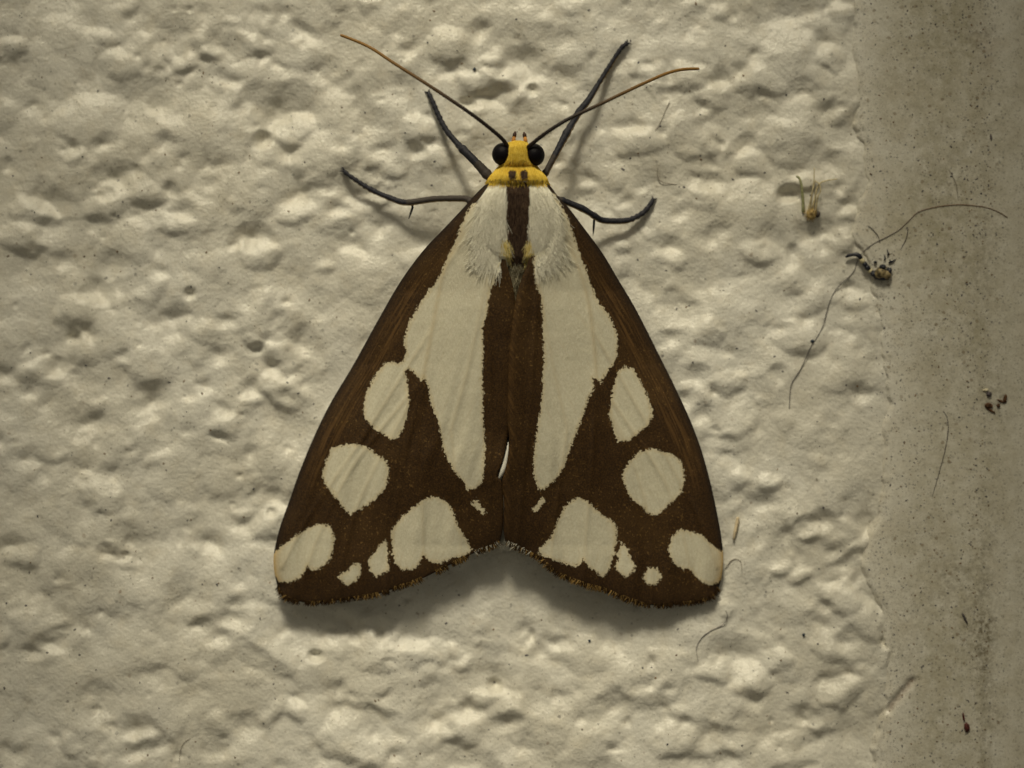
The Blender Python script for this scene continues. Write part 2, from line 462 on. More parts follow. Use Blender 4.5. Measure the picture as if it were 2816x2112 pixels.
feats(900, 60, 2.765, -1, [
    (1170, 90, 130, 110, 0, 1.2), (640, 205, 90, 75, 10), (620, 285, 30, 28, 0, 1.4), (960, 375, 120, 60, -25, 1.1), (1065, 610, 70, 36, 8, 2.0), (1250, 545, 190, 55, 4, 1.2), (560, 520, 60, 34), (1330, 390, 95, 50, 0, .9), (420, 610, 60, 36), (660, 955, 85, 80, 0, 1.4), (760, 885, 90, 50, 25),
    (800, 700, 85, 40), (430, 930, 110, 30), (80, 910, 85, 30), (340, 1150, 90, 50), (200, 1300, 160, 75, 10), (830, 1440, 36, 34), (420, 1570, 120, 60), (1450, 150, 95, 60, 0, .8), (270, 330, 120, 50, 0, .5)])
feats(900, 60, 2.765, 1, [
    (1090, 455, 110, 70, 0, 1.1), (1260, 440, 130, 85, 0, 1.1), (1370, 450, 80, 70), (1290, 275, 95, 50), (930, 190, 150, 85), (690, 800, 160, 85, 0, 1.1), (460, 1115, 110, 65), (80, 980, 120, 75), (430, 1260, 45, 40), (130, 1190, 80, 45), (820, 1050, 160, 60, 0, .5), (560, 700, 130, 60, 0, .5)])
feats(1400, 60, 2.593, -1, [
    (165, 490, 48, 44, 0, 2.3), (110, 300, 190, 110, 0, 1.1), (420, 375, 120, 50, 8), (610, 300, 45, 100, 0), (385, 585, 85, 40), (1010, 282, 40, 36), (800, 260, 80, 110, 0, .7), (550, 1105, 120, 70, 35, 1.1), (1140, 495, 90, 36), (1370, 615, 95, 50), (1350, 1110, 90, 60), (880, 745, 110, 50, -15),
    (350, 990, 90, 50), (1160, 1620, 130, 60), (790, 1272, 75, 36), (470, 890, 60, 120, 15, .7), (950, 90, 160, 60, 0, .5)])
feats(1400, 60, 2.593, 1, [
    (420, 245, 110, 65), (640, 385, 36, 34), (940, 860, 180, 75, 0, 1), (130, 570, 140, 50), (1250, 935, 85, 65), (1300, 400, 140, 65), (450, 625, 85, 40), (700, 1080, 140, 60, 20, .6), (1060, 700, 140, 70, -20, .5), (1020, 1010, 190, 60, 10, .4)])
feats(1350, 900, 2.074, -1, [(1020, 85, 85, 50), (1190, 295, 100, 42), (1225, 505, 120, 50, -8), (1270, 575, 70, 36), (1390, 420, 60, 50), (1360, 760, 80, 50, 0, .7), (1400, 980, 80, 40, 0, .7)])
feats(1350, 900, 2.074, 1, [(1240, 35, 110, 45), (1140, 335, 70, 40), (1345, 305, 110, 50), (1345, 595, 90, 50), (1300, 680, 90, 40, 0, .7), (1390, 860, 90, 60, 0, .7)])
feats(2100, 450, 2.37, -1, [(130, 1100, 130, 60), (380, 445, 150, 60, -10), (210, 570, 85, 50), (560, 800, 65, 55, 0, 1.2), (640, 1490, 110, 50, 10), (380, 1235, 60, 40), (60, 1390, 80, 40), (770, 950, 60, 60), (280, 1010, 60, 50)])
feats(2100, 450, 2.37, 1, [(480, 510, 100, 50, -30), (200, 745, 120, 50, -30), (600, 925, 85, 60), (250, 1140, 190, 45, 5), (480, 1235, 90, 45), (330, 860, 160, 80, -40, .5), (560, 1400, 120, 50, 0, .6)])

# borderline between stucco and the smooth trim
BORDER = [(-700, 2372), (0, 2368), (330, 2362), (480, 2385), (560, 2375), (640, 2345), (720, 2400), (900, 2432), (1100, 2446), (1300, 2440), (1420, 2425), (1480, 2395), (1560, 2385), (1680, 2425), (1780, 2440), (1870, 2445), (2000, 2428), (2112, 2405), (2900, 2400)]
BY = np.array([b[0] for b in BORDER], float); BX = np.array([b[1] for b in BORDER], float)


def border_x(x, y):
    return np.interp(y, BY, BX) + 9 * vnoise(x * 0, y, 55, 41) + 5 * vnoise(x * 0, y, 17, 42)


MOTH_POLY = [(1424, 380)] + [(p[0] + 12, p[1]) for p in R_COSTA] + R_OUTER[1:] + [(1382, 1500)] + L_OUTER[::-1][1:] + [(p[0] - 12, p[1]) for p in L_COSTA[::-1]]


def wall_height(x, y):
    """height of the stucco above the wall plane, mm; x, y in photo pixels (1-D arrays)"""
    wx = x + 22 * fbm(x, y, 80, 3, 2) + 7 * vnoise(x, y, 26, 5)
    wy = y + 18 * fbm(x, y, 75, 8, 2) + 6 * vnoise(x, y, 24, 9)
    up = np.zeros_like(x); dn = np.zeros_like(x)
    rows = list(FEATS)
    r = random.Random(5)
    for k in range(3000):                     # unnamed lumps and dents between (and beyond) the ones that were read off
        cx, cy = r.uniform(-900, 2480), r.uniform(-800, 2900)
        if k < 1000:
            s = r.uniform(38, 85); a = 0.0046 * s * r.uniform(.3, 1.0)
        else:
            s = r.uniform(10, 30); a = 0.0085 * s * r.uniform(.25, 1.0)
        sg = 1 if r.random() < 0.62 else -1
        rows.append((cx, cy, s * r.uniform(1, 1.4), s, r.uniform(-90, 90), sg * a))
    for (cx, cy, rx, ry, ang, amp) in rows:
        R = max(rx, ry) * 1.5 + 34
        m = np.nonzero((np.abs(x - cx) < R) & (np.abs(y - cy) < R))[0]
        if not len(m):
            continue
        ca, sa = math.cos(math.radians(ang)), math.sin(math.radians(ang))
        dx, dy = wx[m] - cx, wy[m] - cy
        q = np.sqrt(((dx * ca + dy * sa) / rx) ** 2 + ((-dx * sa + dy * ca) / ry) ** 2)
        if amp > 0:
            up[m] = np.maximum(up[m], amp * np.clip(1 - (q / 1.15) ** 2, 0, 1) ** 0.9)
        else:
            dn[m] = np.maximum(dn[m], -1.15 * amp * np.clip(1 - q / 1.2, 0, 1) ** 1.25)
    h = up - dn
    h += 0.34 * fbm(x, y, 330, 21, 2) + 0.12 * fbm(wx, wy, 105, 24, 2) + 0.030 * fbm(x, y, 34, 27, 3)
    # calm ground under the moth
    s = sdf(x, y, MOTH_POLY)
    k = sstep(-10, 70, s)
    h = h * (1 - 0.85 * k)
    below = np.exp(-(((x - 1400) / 330.0) ** 2 + ((y - 1640) / 85.0) ** 2))
    h = h * (1 - 0.6 * below)
    for _ in range(110):                      # pin-holes
        q = r.uniform(4, 9)
        HOLES.append((r.uniform(-60, 2400), r.uniform(-60, 2170), q * r.uniform(1, 1.5), q, q * K * r.uniform(.6, 1.3)))
    for (cx, cy, rx, ry, amp) in HOLES:
        m = np.nonzero((np.abs(x - cx) < 2 * rx + 15) & (np.abs(y - cy) < 2 * ry + 15))[0]
        q = np.hypot((0.6 * x[m] + 0.4 * wx[m] - cx) / rx, (0.6 * y[m] + 0.4 * wy[m] - cy) / ry)
        h[m] -= amp * (1 - sstep(0.3, 1.15, q))
    # runs out towards the trim
    t = sstep(-8, 40, x - border_x(x, y))
    return (h - 0.25) * (1 - t) - 0.75 * t + 0.12 * (1 - t)


def grid(xs, ys, hf, soft=0):
    X, Y = np.meshgrid(xs, ys)
    x, y = X.ravel(), Y.ravel()
    h = hf(x, y)
    if soft:                                  # coats of paint round everything off
        ker = np.exp(-0.5 * (np.arange(-6, 7) / soft) ** 2); ker /= ker.sum()
        G = np.pad(h.reshape(X.shape), 6, mode='edge')
        G = np.apply_along_axis(lambda v: np.convolve(v, ker, 'valid'), 0, G)
        G = np.apply_along_axis(lambda v: np.convolve(v, ker, 'valid'), 1, G)
        h = G.ravel()
    V = np.stack([(x - 1408) * K * MM, -h * MM, (1056 - y) * K * MM], 1)
    nx, ny = len(xs), len(ys)
    i = np.arange(nx * ny).reshape(ny, nx)
    F = np.stack([i[:-1, :-1].ravel(), i[1:, :-1].ravel(), i[1:, 1:].ravel(), i[:-1, 1:].ravel()], 1)
    return V, F, x, y, h


st = 2.9
xs = np.concatenate([np.arange(-900, -20, 11), np.arange(-20, 2520, st)])
ys = np.concatenate([np.arange(-800, -20, 11), np.arange(-20, 2132, st), np.arange(2132, 2900, 11)])
WV, WF, gx, gy, gh = grid(xs, ys, wall_height, 1.6)
tag(mesh_np('wall', WV, WF, M['wall']), 'lumpy white painted stucco wall behind the moth', kind='structure')
WG = gh.reshape(len(ys), len(xs))


def strip_height(x, y):
    b = border_x(x, y)
    h = 0.16 + 0.05 * fbm(x, y, 420, 61, 2) + 0.012 * fbm(x, y, 40, 63, 2)
    h -= 0.9 * (1 - sstep(-34, 4, x - b))
    h -= 0.10 * np.exp(-((x - b - 6) / 7.0) ** 2) * sstep(-0.3, 0.5, vnoise(x * 0, y, 130, 65))     # seam
    g = seg_dist(x, y, [(2508, 1872), (2473, 1912), (2442, 1952)], False)
    h -= 0.20 * np.exp(-(g / 10.0) ** 2)
    c = np.clip(x - 2660, 0, None)
    h -= 6.0 * (np.sqrt(1 + (c / 520.0) ** 2) - 1)          # rounded edge turning away
    h += 0.06 * np.exp(-((x - 2692 - 8 * vnoise(x * 0, y, 160, 68)) / 9.0) ** 2) * sstep(1200, 1500, y)   # raised paint line
    return h


sx = np.concatenate([np.arange(2290, 2840, 4.0), np.arange(2840, 3900, 22)])
sy = np.concatenate([np.arange(-800, -20, 22), np.arange(-20, 2132, 4.0), np.arange(2132, 2900, 22)])
SV, SF, tx, ty, th = grid(sx, sy, strip_height)
nz = fbm(tx, ty, 90, 71, 3)
dirt = np.zeros_like(tx)
for (cx, cy, rx, ry, a) in [(2665, 95, 60, 38, 1.0), (2712, 620, 26, 200, .35), (2735, 1100, 45, 60, .7), (2718, 1440, 40, 90, .7), (2700, 1680, 34, 150, .75), (2712, 1930, 30, 190, .75), (2650, 1590, 60, 60, .5),
                            (2540, 330, 160, 260, .25), (2600, 900, 140, 300, .25), (2560, 1700, 140, 320, .3), (2380, 1420, 50, 40, .4), (2440, 1790, 30, 30, .4)]:
    dirt += a * np.exp(-((tx - cx) / rx) ** 2 - ((ty - cy) / ry) ** 2)
dirt = np.clip(dirt * (0.75 + 0.7 * nz), 0, 1)
stain = 0.9 * np.exp(-(seg_dist(tx, ty, [(2508, 1872), (2478, 1908), (2450, 1944)], False) / 9.0) ** 2)
stain += 0.35 * np.exp(-(((tx - 2712) / 30) ** 2 + ((ty - 140) / 60) ** 2))
tag(mesh_np('wall_trim', SV, SF, M['trim'], attrs={'dirt': dirt, 'dust': sstep(-10, 150, tx - border_x(tx, ty)) * (1 - 0.35 * sstep(2700, 2740, tx)) * (0.75 + 0.35 * fbm(tx * 3.0, ty, 260, 74, 3)), 'stain': np.clip(stain, 0, 1)}), 'smooth dusty white painted trim beside the stucco', kind='structure')
SG = th.reshape(len(sy), len(sx))


def ground(px, py):
    """height of whichever surface is on top at a photo pixel"""
    px, py = float(px), float(py)
    def bil(G, xs, ys):
        i = int(np.clip(np.searchsorted(xs, px) - 1, 0, len(xs) - 2)); j = int(np.clip(np.searchsorted(ys, py) - 1, 0, len(ys) - 2))
        u = (px - xs[i]) / (xs[i + 1] - xs[i]); v = (py - ys[j]) / (ys[j + 1] - ys[j])
        return (G[j, i] * (1 - u) + G[j, i + 1] * u) * (1 - v) + (G[j + 1, i] * (1 - u) + G[j + 1, i + 1] * u) * v
    a = bil(WG, xs, ys) if px < xs[-1] else -9
    b = bil(SG, sx, sy) if px > sx[0] else -9
    return max(a, b)


# ------------------------------------------------------------------ the moth
def wing_material(name):
    t = NT(name)
    v = t.mm()
    sd = t.attr('white_sd')                 # photo pixels, positive inside the white marks
    u = t.attr('costa_d'); al = t.attr('along'); out = t.attr('edge_d')
    jag = t.math('ADD', t.math('MULTIPLY', t.math('SUBTRACT', t.noise(v, 5.5, 3, 0.7), 0.5), 30.0), t.math('MULTIPLY', t.math('SUBTRACT', t.noise(v, 2.0, 2), 0.5), 6.0))
    white = t.ramp(t.math('ADD', sd, jag), -1.6, 1.6)
    # brown ground: scale grain, paler streaks along the leading edge
    comb = t.n('ShaderNodeCombineXYZ')
    t.link(t.math('MULTIPLY', u, 0.16), comb.inputs[0]); t.link(t.math('MULTIPLY', al, 0.008), comb.inputs[1])
    streak = t.noise(comb.outputs[0], 1.0, 4, 0.6)
    grain = t.noise(v, 9.0, 4, 0.75)
    patch = t.noise(v, 0.35, 3)
    brown = t.mix(t.ramp(grain, 0.35, 0.7), (0.021, 0.0098, 0.0028), (0.062, 0.031, 0.0075))
    brown = t.mix(t.ramp(patch, 0.45, 0.7, 0, 0.35), brown, (0.080, 0.044, 0.014))
    pale = t.attr('pale')
    brown = t.mix(t.math('MULTIPLY', pale, t.ramp(streak, 0.42, 0.66, 0.05, 0.9)), brown, (0.125, 0.066, 0.021))
    fleck = t.math('MULTIPLY', t.ramp(t.noise(v, 6.5, 2, 0.5), 0.61, 0.70), t.ramp(patch, 0.40, 0.62, 0.05, 0.48))
    brown = t.mix(fleck, brown, (0.24, 0.14, 0.045))
    rim = t.math('EXPONENT', t.math('MULTIPLY', u, -0.085))
    brown = t.mix(t.math('MULTIPLY', rim, 0.9), brown, (0.010, 0.007, 0.007))
    brown = t.mix(t.math('MULTIPLY', t.math('EXPONENT', t.math('MULTIPLY', out, -0.03)), 0.45), brown, (0.020, 0.010, 0.005))
    gr2 = t.noise(v, 7.0, 4, 0.7)
    wh = t.mix(t.ramp(gr2, 0.3, 0.75), (0.555, 0.525, 0.405), (0.67, 0.64, 0.525))
    cb2 = t.n('ShaderNodeCombineXYZ'); t.link(t.math('MULTIPLY', u, 0.22), cb2.inputs[0]); t.link(t.math('MULTIPLY', al, 0.012), cb2.inputs[1])
    wh = t.mix(t.ramp(t.noise(cb2.outputs[0], 1.0, 4, 0.65), 0.45, 0.75, 0, 0.55), wh, (0.54, 0.48, 0.355))
    vein = t.attr('vein')
    wh = t.mix(t.math('MULTIPLY', vein, t.ramp(gr2, 0.25, 0.6, 0.1, 0.75)), wh, (0.53, 0.45, 0.30))
    rimf = t.ramp(t.math('ADD', sd, t.math('MULTIPLY', jag, 0.9)), 12.0, 0.0, 0.0, 0.35)
    wh = t.mix(rimf, wh, (0.54, 0.41, 0.19))
    c = t.mix(white, brown, wh)
    # apex edge is ochre, leading edge dark
    tipc = t.math('MULTIPLY', t.attr('tip'), white)
    c = t.mix(t.math('MULTIPLY', tipc, 0.8), c, (0.66, 0.42, 0.13))
    # fine rows of scales
    mp = t.n('ShaderNodeMapping'); t.link(v, mp.inputs['Vector']); mp.inputs['Scale'].default_value = (11, 11, 4)
    row = t.noise(mp.outputs[0], 1.0, 3, 0.7)
    t.bump(t.math('ADD', row, t.math('MULTIPLY', white, 0.25)), 0.035)
    return t.done(c, 0.62, 0.22)


M['wing'] = wing_material('moth_wing_scales')
M['hindwing'] = plain('white_hindwing_scales', (0.74, 0.72, 0.66), 0.6, 0.2, 0.1)

W_L = [
    [(1299, 560), (1276, 601), (1244, 681), (1204, 767), (1154, 835), (1125, 885), (1111, 935), (1117, 972), (1110, 992), (1095, 1001), (1081, 994), (1057, 1001), (1033, 1030), (1009, 1074), (999, 1117), (1004, 1151),
     (1028, 1180), (1057, 1197), (1076, 1211), (1093, 1204), (1110, 1175), (1124, 1131), (1127, 1098), (1120, 1059), (1115, 1021), (1124, 1016), (1144, 1030), (1156, 1050), (1168, 1037), (1175, 1059), (1187, 1112), (1206, 1170),
     (1226, 1257), (1250, 1300), (1274, 1324), (1288, 1346), (1308, 1344), (1327, 1324), (1332, 1286), (1334, 1209), (1329, 1141), (1327, 1045), (1329, 972), (1328, 894), (1339, 862), (1349, 794), (1362, 776), (1367, 736), (1376, 709), (1380, 560)],
    [(912, 1233), (956, 1221), (999, 1223), (1033, 1247), (1062, 1267), (1071, 1295), (1064, 1334), (1033, 1373), (994, 1399), (965, 1416), (946, 1402), (927, 1373), (898, 1339), (886, 1310), (895, 1271)],
    [(878, 1440), (907, 1447), (919, 1469), (917, 1508), (907, 1541), (883, 1561), (859, 1570), (845, 1556), (840, 1570), (816, 1594), (792, 1604), (768, 1599), (748, 1566), (748, 1527), (772, 1503), (806, 1479), (840, 1455)],
    [(1192, 1365), (1221, 1375), (1245, 1402), (1259, 1445), (1279, 1479), (1298, 1510), (1284, 1527), (1255, 1532), (1211, 1549), (1182, 1546), (1165, 1527), (1153, 1551), (1134, 1568), (1105, 1568), (1086, 1549), (1078, 1512), (1076, 1459), (1100, 1426), (1134, 1397), (1163, 1373)],
    [(1062, 1481), (1067, 1508), (1069, 1570), (1033, 1587), (1018, 1570), (1013, 1541), (1038, 1508)],
    [(970, 1551), (989, 1549), (994, 1570), (980, 1599), (951, 1611), (931, 1590), (936, 1575), (951, 1575)],
    [(1308, 1371), (1324, 1392), (1340, 1406), (1327, 1413), (1296, 1387)]]
W_R = [
    [(1466, 718), (1473, 781), (1489, 817), (1491, 880), (1495, 939), (1495, 996), (1490, 1093), (1478, 1170), (1468, 1238), (1466, 1300), (1480, 1344), (1499, 1344), (1528, 1319), (1553, 1281), (1567, 1238), (1586, 1189),
     (1606, 1136), (1620, 1093), (1634, 1069), (1630, 1040), (1644, 1045), (1654, 1054), (1663, 1030), (1688, 1001), (1697, 982), (1699, 926), (1683, 880), (1638, 817), (1615, 749), (1584, 668), (1561, 600), (1525, 535), (1470, 560)],
    [(1721, 1006), (1741, 1016), (1769, 1059), (1786, 1103), (1794, 1141), (1784, 1170), (1755, 1189), (1731, 1211), (1702, 1216), (1688, 1189), (1675, 1141), (1683, 1083), (1697, 1025)],
    [(1794, 1233), (1827, 1245), (1861, 1254), (1878, 1281), (1883, 1319), (1871, 1358), (1842, 1387), (1808, 1418), (1784, 1414), (1769, 1397), (1736, 1373), (1716, 1334), (1709, 1305), (1736, 1262), (1765, 1240)],
    [(1871, 1454), (1900, 1462), (1929, 1469), (1958, 1498), (1992, 1522), (1996, 1556), (1988, 1594), (1953, 1609), (1929, 1599), (1909, 1580), (1900, 1568), (1876, 1565), (1851, 1546), (1839, 1512), (1844, 1479)],
    [(1586, 1368), (1615, 1375), (1634, 1397), (1663, 1421), (1692, 1440), (1698, 1469), (1690, 1517), (1676, 1565), (1659, 1589), (1644, 1575), (1620, 1561), (1606, 1539), (1586, 1558), (1557, 1553), (1519, 1539), (1480, 1522), (1485, 1508), (1514, 1479), (1533, 1435), (1553, 1392)],
    [(1707, 1488), (1726, 1512), (1750, 1561), (1726, 1589), (1692, 1570), (1699, 1527)],
    [(1784, 1561), (1808, 1563), (1820, 1585), (1803, 1609), (1779, 1606), (1767, 1585)],
    [(1492, 1368), (1500, 1378), (1472, 1408), (1462, 1404)]]

VEINS = [
    [[(1300, 640), (1222, 745), (1190, 900), (1160, 1045)], [(1340, 760), (1290, 1000), (1240, 1180)], [(1160, 1045), (1160, 1300), (1165, 1527), (1172, 1586)], [(1160, 1045), (1105, 1300), (1073, 1500), (1062, 1630)],
     [(1160, 1045), (1010, 1330), (950, 1500), (930, 1652)], [(1160, 1045), (960, 1300), (845, 1556), (832, 1655)], [(1190, 900), (1000, 1200), (850, 1420), (775, 1560)], [(1240, 1180), (1262, 1400), (1268, 1536)], [(1340, 760), (1350, 1150), (1345, 1500)]],
    [[(1535, 640), (1600, 760), (1625, 900), (1642, 1045)], [(1480, 760), (1520, 1000), (1560, 1180)], [(1642, 1045), (1625, 1300), (1606, 1541), (1600, 1606)], [(1642, 1045), (1670, 1300), (1694, 1540), (1702, 1640)],
     [(1642, 1045), (1760, 1330), (1790, 1500), (1792, 1662)], [(1642, 1045), (1830, 1330), (1900, 1568), (1914, 1653)], [(1625, 900), (1800, 1200), (1920, 1420), (1972, 1560)], [(1560, 1180), (1530, 1400), (1512, 1560)], [(1480, 760), (1455, 1150), (1420, 1500)]]]


def vein_d(x, y, lift):
    return np.minimum.reduce([seg_dist(x, y, smooth_poly(v, False, 30), False) for v in VEINS[lift]])


HC_Y, HC = [480, 520, 620, 700, 800, 1000, 1300, 1700], [3.4, 3.35, 3.05, 2.4, 1.6, 0.9, 0.72, 0.62]
HI_Y, HI = [480, 600, 720, 850, 1000, 1250, 1400, 1500], [3.3, 3.75, 3.85, 3.8, 3.5, 2.75, 2.1, 1.75]


def wing_height(x, y, costa, inner, outer, lift):
    dc = seg_dist(x, y, costa, False); di = seg_dist(x, y, inner, False); do = seg_dist(x, y, outer, False)
    s = dc / (dc + di + 1e-6)
    hc = np.interp(y, HC_Y, HC); hi = np.interp(y, HI_Y, HI)
    h = hc + (hi - hc) * s ** 0.8
    h += 0.30 * np.sin(np.pi * np.clip(s, 0, 1)) * sstep(600, 900, y)                 # slight dome
    e = np.clip(np.hypot((x - 1424) / 104.0, (y - 610) / 112.0) - 0.97, 0, None) * 106
    h += np.clip(3.78 - h, 0, None) * np.exp(-(e / 42.0) ** 1.5)                        # base rises under the thorax fur
    h -= 0.16 * np.exp(-(dc / 16.0) ** 2)                                             # leading edge rolls over
    h -= 0.22 * np.exp(-(do / 45.0))                                                  # outer margin droops
    h += 0.05 * fbm(x, y, 160, 81 if lift == 0 else 91, 2)
    h += (0.075 * np.sin(s * 34) + 0.022 * np.sin(s * 83 + 1.0)) * sstep(800, 1300, y) + 0.012 * fbm(x, y, 22, 83, 2)   # folds along the veins
    h += 0.075 * np.exp(-(vein_d(x, y, lift) / 5.5) ** 2) * sstep(560, 800, y)
    if lift == 0:
        h -= 0.35 * np.exp(-(di / 40.0)) * sstep(740, 860, y) * (1 - sstep(1180, 1300, y))   # lies under the other wing
    else:
        h += 0.22 * np.exp(-(di / 60.0)) - 0.14 * np.exp(-(di / 7.0) ** 2)
    return h, dc, di, do


class WingGrid:
    """wing height on a regular grid, for the many hairs that sit on it"""
    def __init__(self, co, inn, ou, lift):
        self.xs = np.arange(740, 2010, 10.0); self.ys = np.arange(490, 1690, 10.0)
        X, Y = np.meshgrid(self.xs, self.ys)
        self.h = wing_height(X.ravel(), Y.ravel(), co[::3], inn[::3], ou[::3], lift)[0].reshape(X.shape)

    def __call__(self, x, y):
        u = min(max((x - 740) / 10.0, 0), len(self.xs) - 1.001); v = min(max((y - 490) / 10.0, 0), len(self.ys) - 1.001)
        i, j = int(u), int(v); u -= i; v -= j
        g = self.h
        return float((g[j, i] * (1 - u) + g[j, i + 1] * u) * (1 - v) + (g[j + 1, i] * (1 - u) + g[j + 1, i + 1] * u) * v)


def build_wing(name, costa, outer, inner, marks, lift, vein, parent, label):
    co = smooth_poly(costa, False, 6); ou = smooth_poly(outer, False, 6); inn = smooth_poly(inner, False, 6)
    ring = co[:-1] + ou[:-1] + inn
    ring = [(p[0] + 0.8 * rng.randn(), p[1] + 0.8 * rng.randn()) if len(co) + 4 < i < len(co) + len(ou) - 4 else p for i, p in enumerate(ring)]
    x0, x1 = min(p[0] for p in ring), max(p[0] for p in ring); y0, y1 = min(p[1] for p in ring), max(p[1] for p in ring)
    g = 6.0
    X, Y = np.meshgrid(np.arange(x0, x1, g), np.arange(y0, y1, g * 0.87))
    X[1::2] += g / 2
    X, Y = X.ravel(), Y.ravel()
    ok = sdf(X, Y, ring) > 3.5
    pts = [Vector(p[:2]) for p in ring] + [Vector((a, b)) for a, b in zip(X[ok], Y[ok])]
    n = len(ring)
    v, e, f, _, _, _ = delaunay_2d_cdt(pts, [(i, (i + 1) % n) for i in range(n)], [], 1, 1e-4)
    x = np.array([p[0] for p in v]); y = np.array([p[1] for p in v])
    tri = np.array([t for t in f if len(t) == 3])
    h, dc, di, do = wing_height(x, y, co, inn, ou, lift)
    top = np.array([W(a, b, c) for a, b, c in zip(x, y, h)])
    thick = 0.07
    bot = np.array([W(a, b, c - thick) for a, b, c in zip(x, y, h)])
    # orient top faces to the camera (-Y)
    a, b, c = top[tri[0, 0]], top[tri[0, 1]], top[tri[0, 2]]
    if np.cross(b - a, c - a)[1] > 0:
        tri = tri[:, ::-1]
    N = len(x)
    cnt = {}
    for t in tri:
        for i in range(3):
            ed = (int(t[i]), int(t[(i + 1) % 3]))
            cnt[ed] = 1
    rim = []
    for (p, q) in cnt:
        if (q, p) not in cnt:
            rim += [(q, p, p + N), (q, p + N, q + N)]
    F = np.concatenate([tri, tri[:, ::-1] + N, np.array(rim)])
    white = np.full(N, -1e9)
    for m in marks:
        white = np.maximum(white, sdf(x, y, m))
    white = np.clip(white, -60, 60)
    vd = seg_dist(x, y, vein, False)
    vein_a = np.maximum(np.exp(-(vd / 6.0) ** 2), 0.55 * np.exp(-(vein_d(x, y, lift) / 4.0) ** 2))
    along = y - 500
    pale = np.exp(-((dc - 42 - 10 * vnoise(y, y * 0, 200, 5)) / 26.0) ** 2) * (0.35 + 0.65 * sstep(640, 900, y)) * (1 - sstep(1230, 1400, y)) + 0.25 * np.exp(-(di / 40.0)) * sstep(850, 1000, y) * (1 - sstep(1250, 1350, y))
    tip = np.exp(-(dc / 10.0)) * sstep(1480, 1530, y)
    if lift:
        pale = pale + 0.75 * np.exp(-(di / 16.0) ** 2) * sstep(780, 840, y)
    at = {k: np.concatenate([q, q]) for k, q in dict(white_sd=white, costa_d=dc, along=along, edge_d=do, vein=vein_a, pale=np.clip(pale, 0, 1), tip=tip).items()}
    o = mesh_np(name, np.concatenate([top, bot]), F, M['wing'], parent, True, at)
    o['label'] = label
    return o, (co, inn, ou, lift, WingGrid(co, inn, ou, lift))


def strands(name, rows, mat, parent, label=None, nseg=3):
    """rows: list of (points in metres, radius start, radius end)"""
    V, F, RN = [], [], []
    for pts, r0, r1 in rows:
        n = len(pts)
        RN += [rng.rand()] * (n * nseg)
        rad = [r0 + (r1 - r0) * i / (n - 1) for i in range(n)]
        v, f = tube_data(pts, rad, nseg, len(V), False)
        V += v; F += f
    o = mesh_np(name, np.array([tuple(p) for p in V]), np.array(F), mat, parent, True, {'shade': RN})
    o['kind'] = 'stuff'
    if label: o['label'] = label
    return o


moth = bpy.data.objects.new('moth', None)
C.objects.link(moth)
moth.empty_display_size = 0.01
tag(moth, 'brown and cream patterned moth with a yellow head resting on stucco', 'moth')

lw, lwp = build_wing('forewing', L_COSTA, L_OUTER, L_INNER, W_L, 0, smooth_poly([(1276, 640), (1222, 745), (1199, 850), (1180, 950), (1163, 1040)], False, 20), moth, 'dark brown forewing with cream stripe joined to its first spot')
rw, rwp = build_wing('forewing', R_COSTA, R_OUTER, R_INNER, W_R, 1, smooth_poly([(1556, 640), (1600, 760), (1622, 850), (1634, 950), (1640, 1035)], False, 20), moth, 'dark brown forewing lapping over the other with separate cream spots')

# hindwings: pale, folded away beneath; a sliver and a tuft show at the middle
for pts in ([(1330, 640), (1250, 900), (1190, 1250), (1230, 1420), (1320, 1490), (1378, 1500), (1392, 1440), (1397, 1300), (1401, 1200), (1404, 1000), (1400, 700)],
            [(1470, 640), (1560, 900), (1610, 1250), (1560, 1420), (1470, 1480), (1400, 1500), (1383, 1440), (1380, 1330), (1390, 1200), (1400, 1000), (1410, 700)]):
    ring = smooth_poly(pts, True, 14)
    x = np.array([p[0] for p in ring]); y = np.array([p[1] for p in ring])
    cx, cy = x.mean(), y.mean()
    VV, FF = [], []
    n = len(ring)
    for lay in (0, 1):
        for k in range(7):
            s = 1 - k / 6.0 * 0.98
            for a, b in ring:
                X = cx + (a - cx) * s; Y = cy + (b - cy) * s
                hh = 1.15 + 0.9 * math.exp(-((X - 1392) / 30.0) ** 2) * math.exp(-((Y - 1265) / 110.0) ** 2) - 0.05 * lay
                VV.append(W(X, Y, hh))
    for k in range(6):
        for i in range(n):
            j = (i + 1) % n
            FF.append((k * n + i, k * n + j, (k + 1) * n + j, (k + 1) * n + i))
            FF.append((7 * n + k * n + j, 7 * n + k * n + i, 7 * n + (k + 1) * n + i, 7 * n + (k + 1) * n + j))
    for i in range(n):
        j = (i + 1) % n
        FF.append((i, 7 * n + i, 7 * n + j, j))
    mesh_np('hindwing', VV, np.array(FF), M['hindwing'], moth, True)['label'] = 'pale hindwing folded under the brown forewings'

Pf = smooth_poly([(1398, 1216, 2.64, 1), (1395, 1245, 2.64, 4.5), (1390, 1272, 2.55, 6.5), (1381, 1298, 2.44, 7), (1371, 1317, 2.28, 4)], False, 5)
tube('hindwing_fold', [W(*p[:3]) for p in Pf], [p[3] * K * MM for p in Pf], M['hindwing'], moth, 10)['label'] = 'white fold of hindwing showing between the forewings'

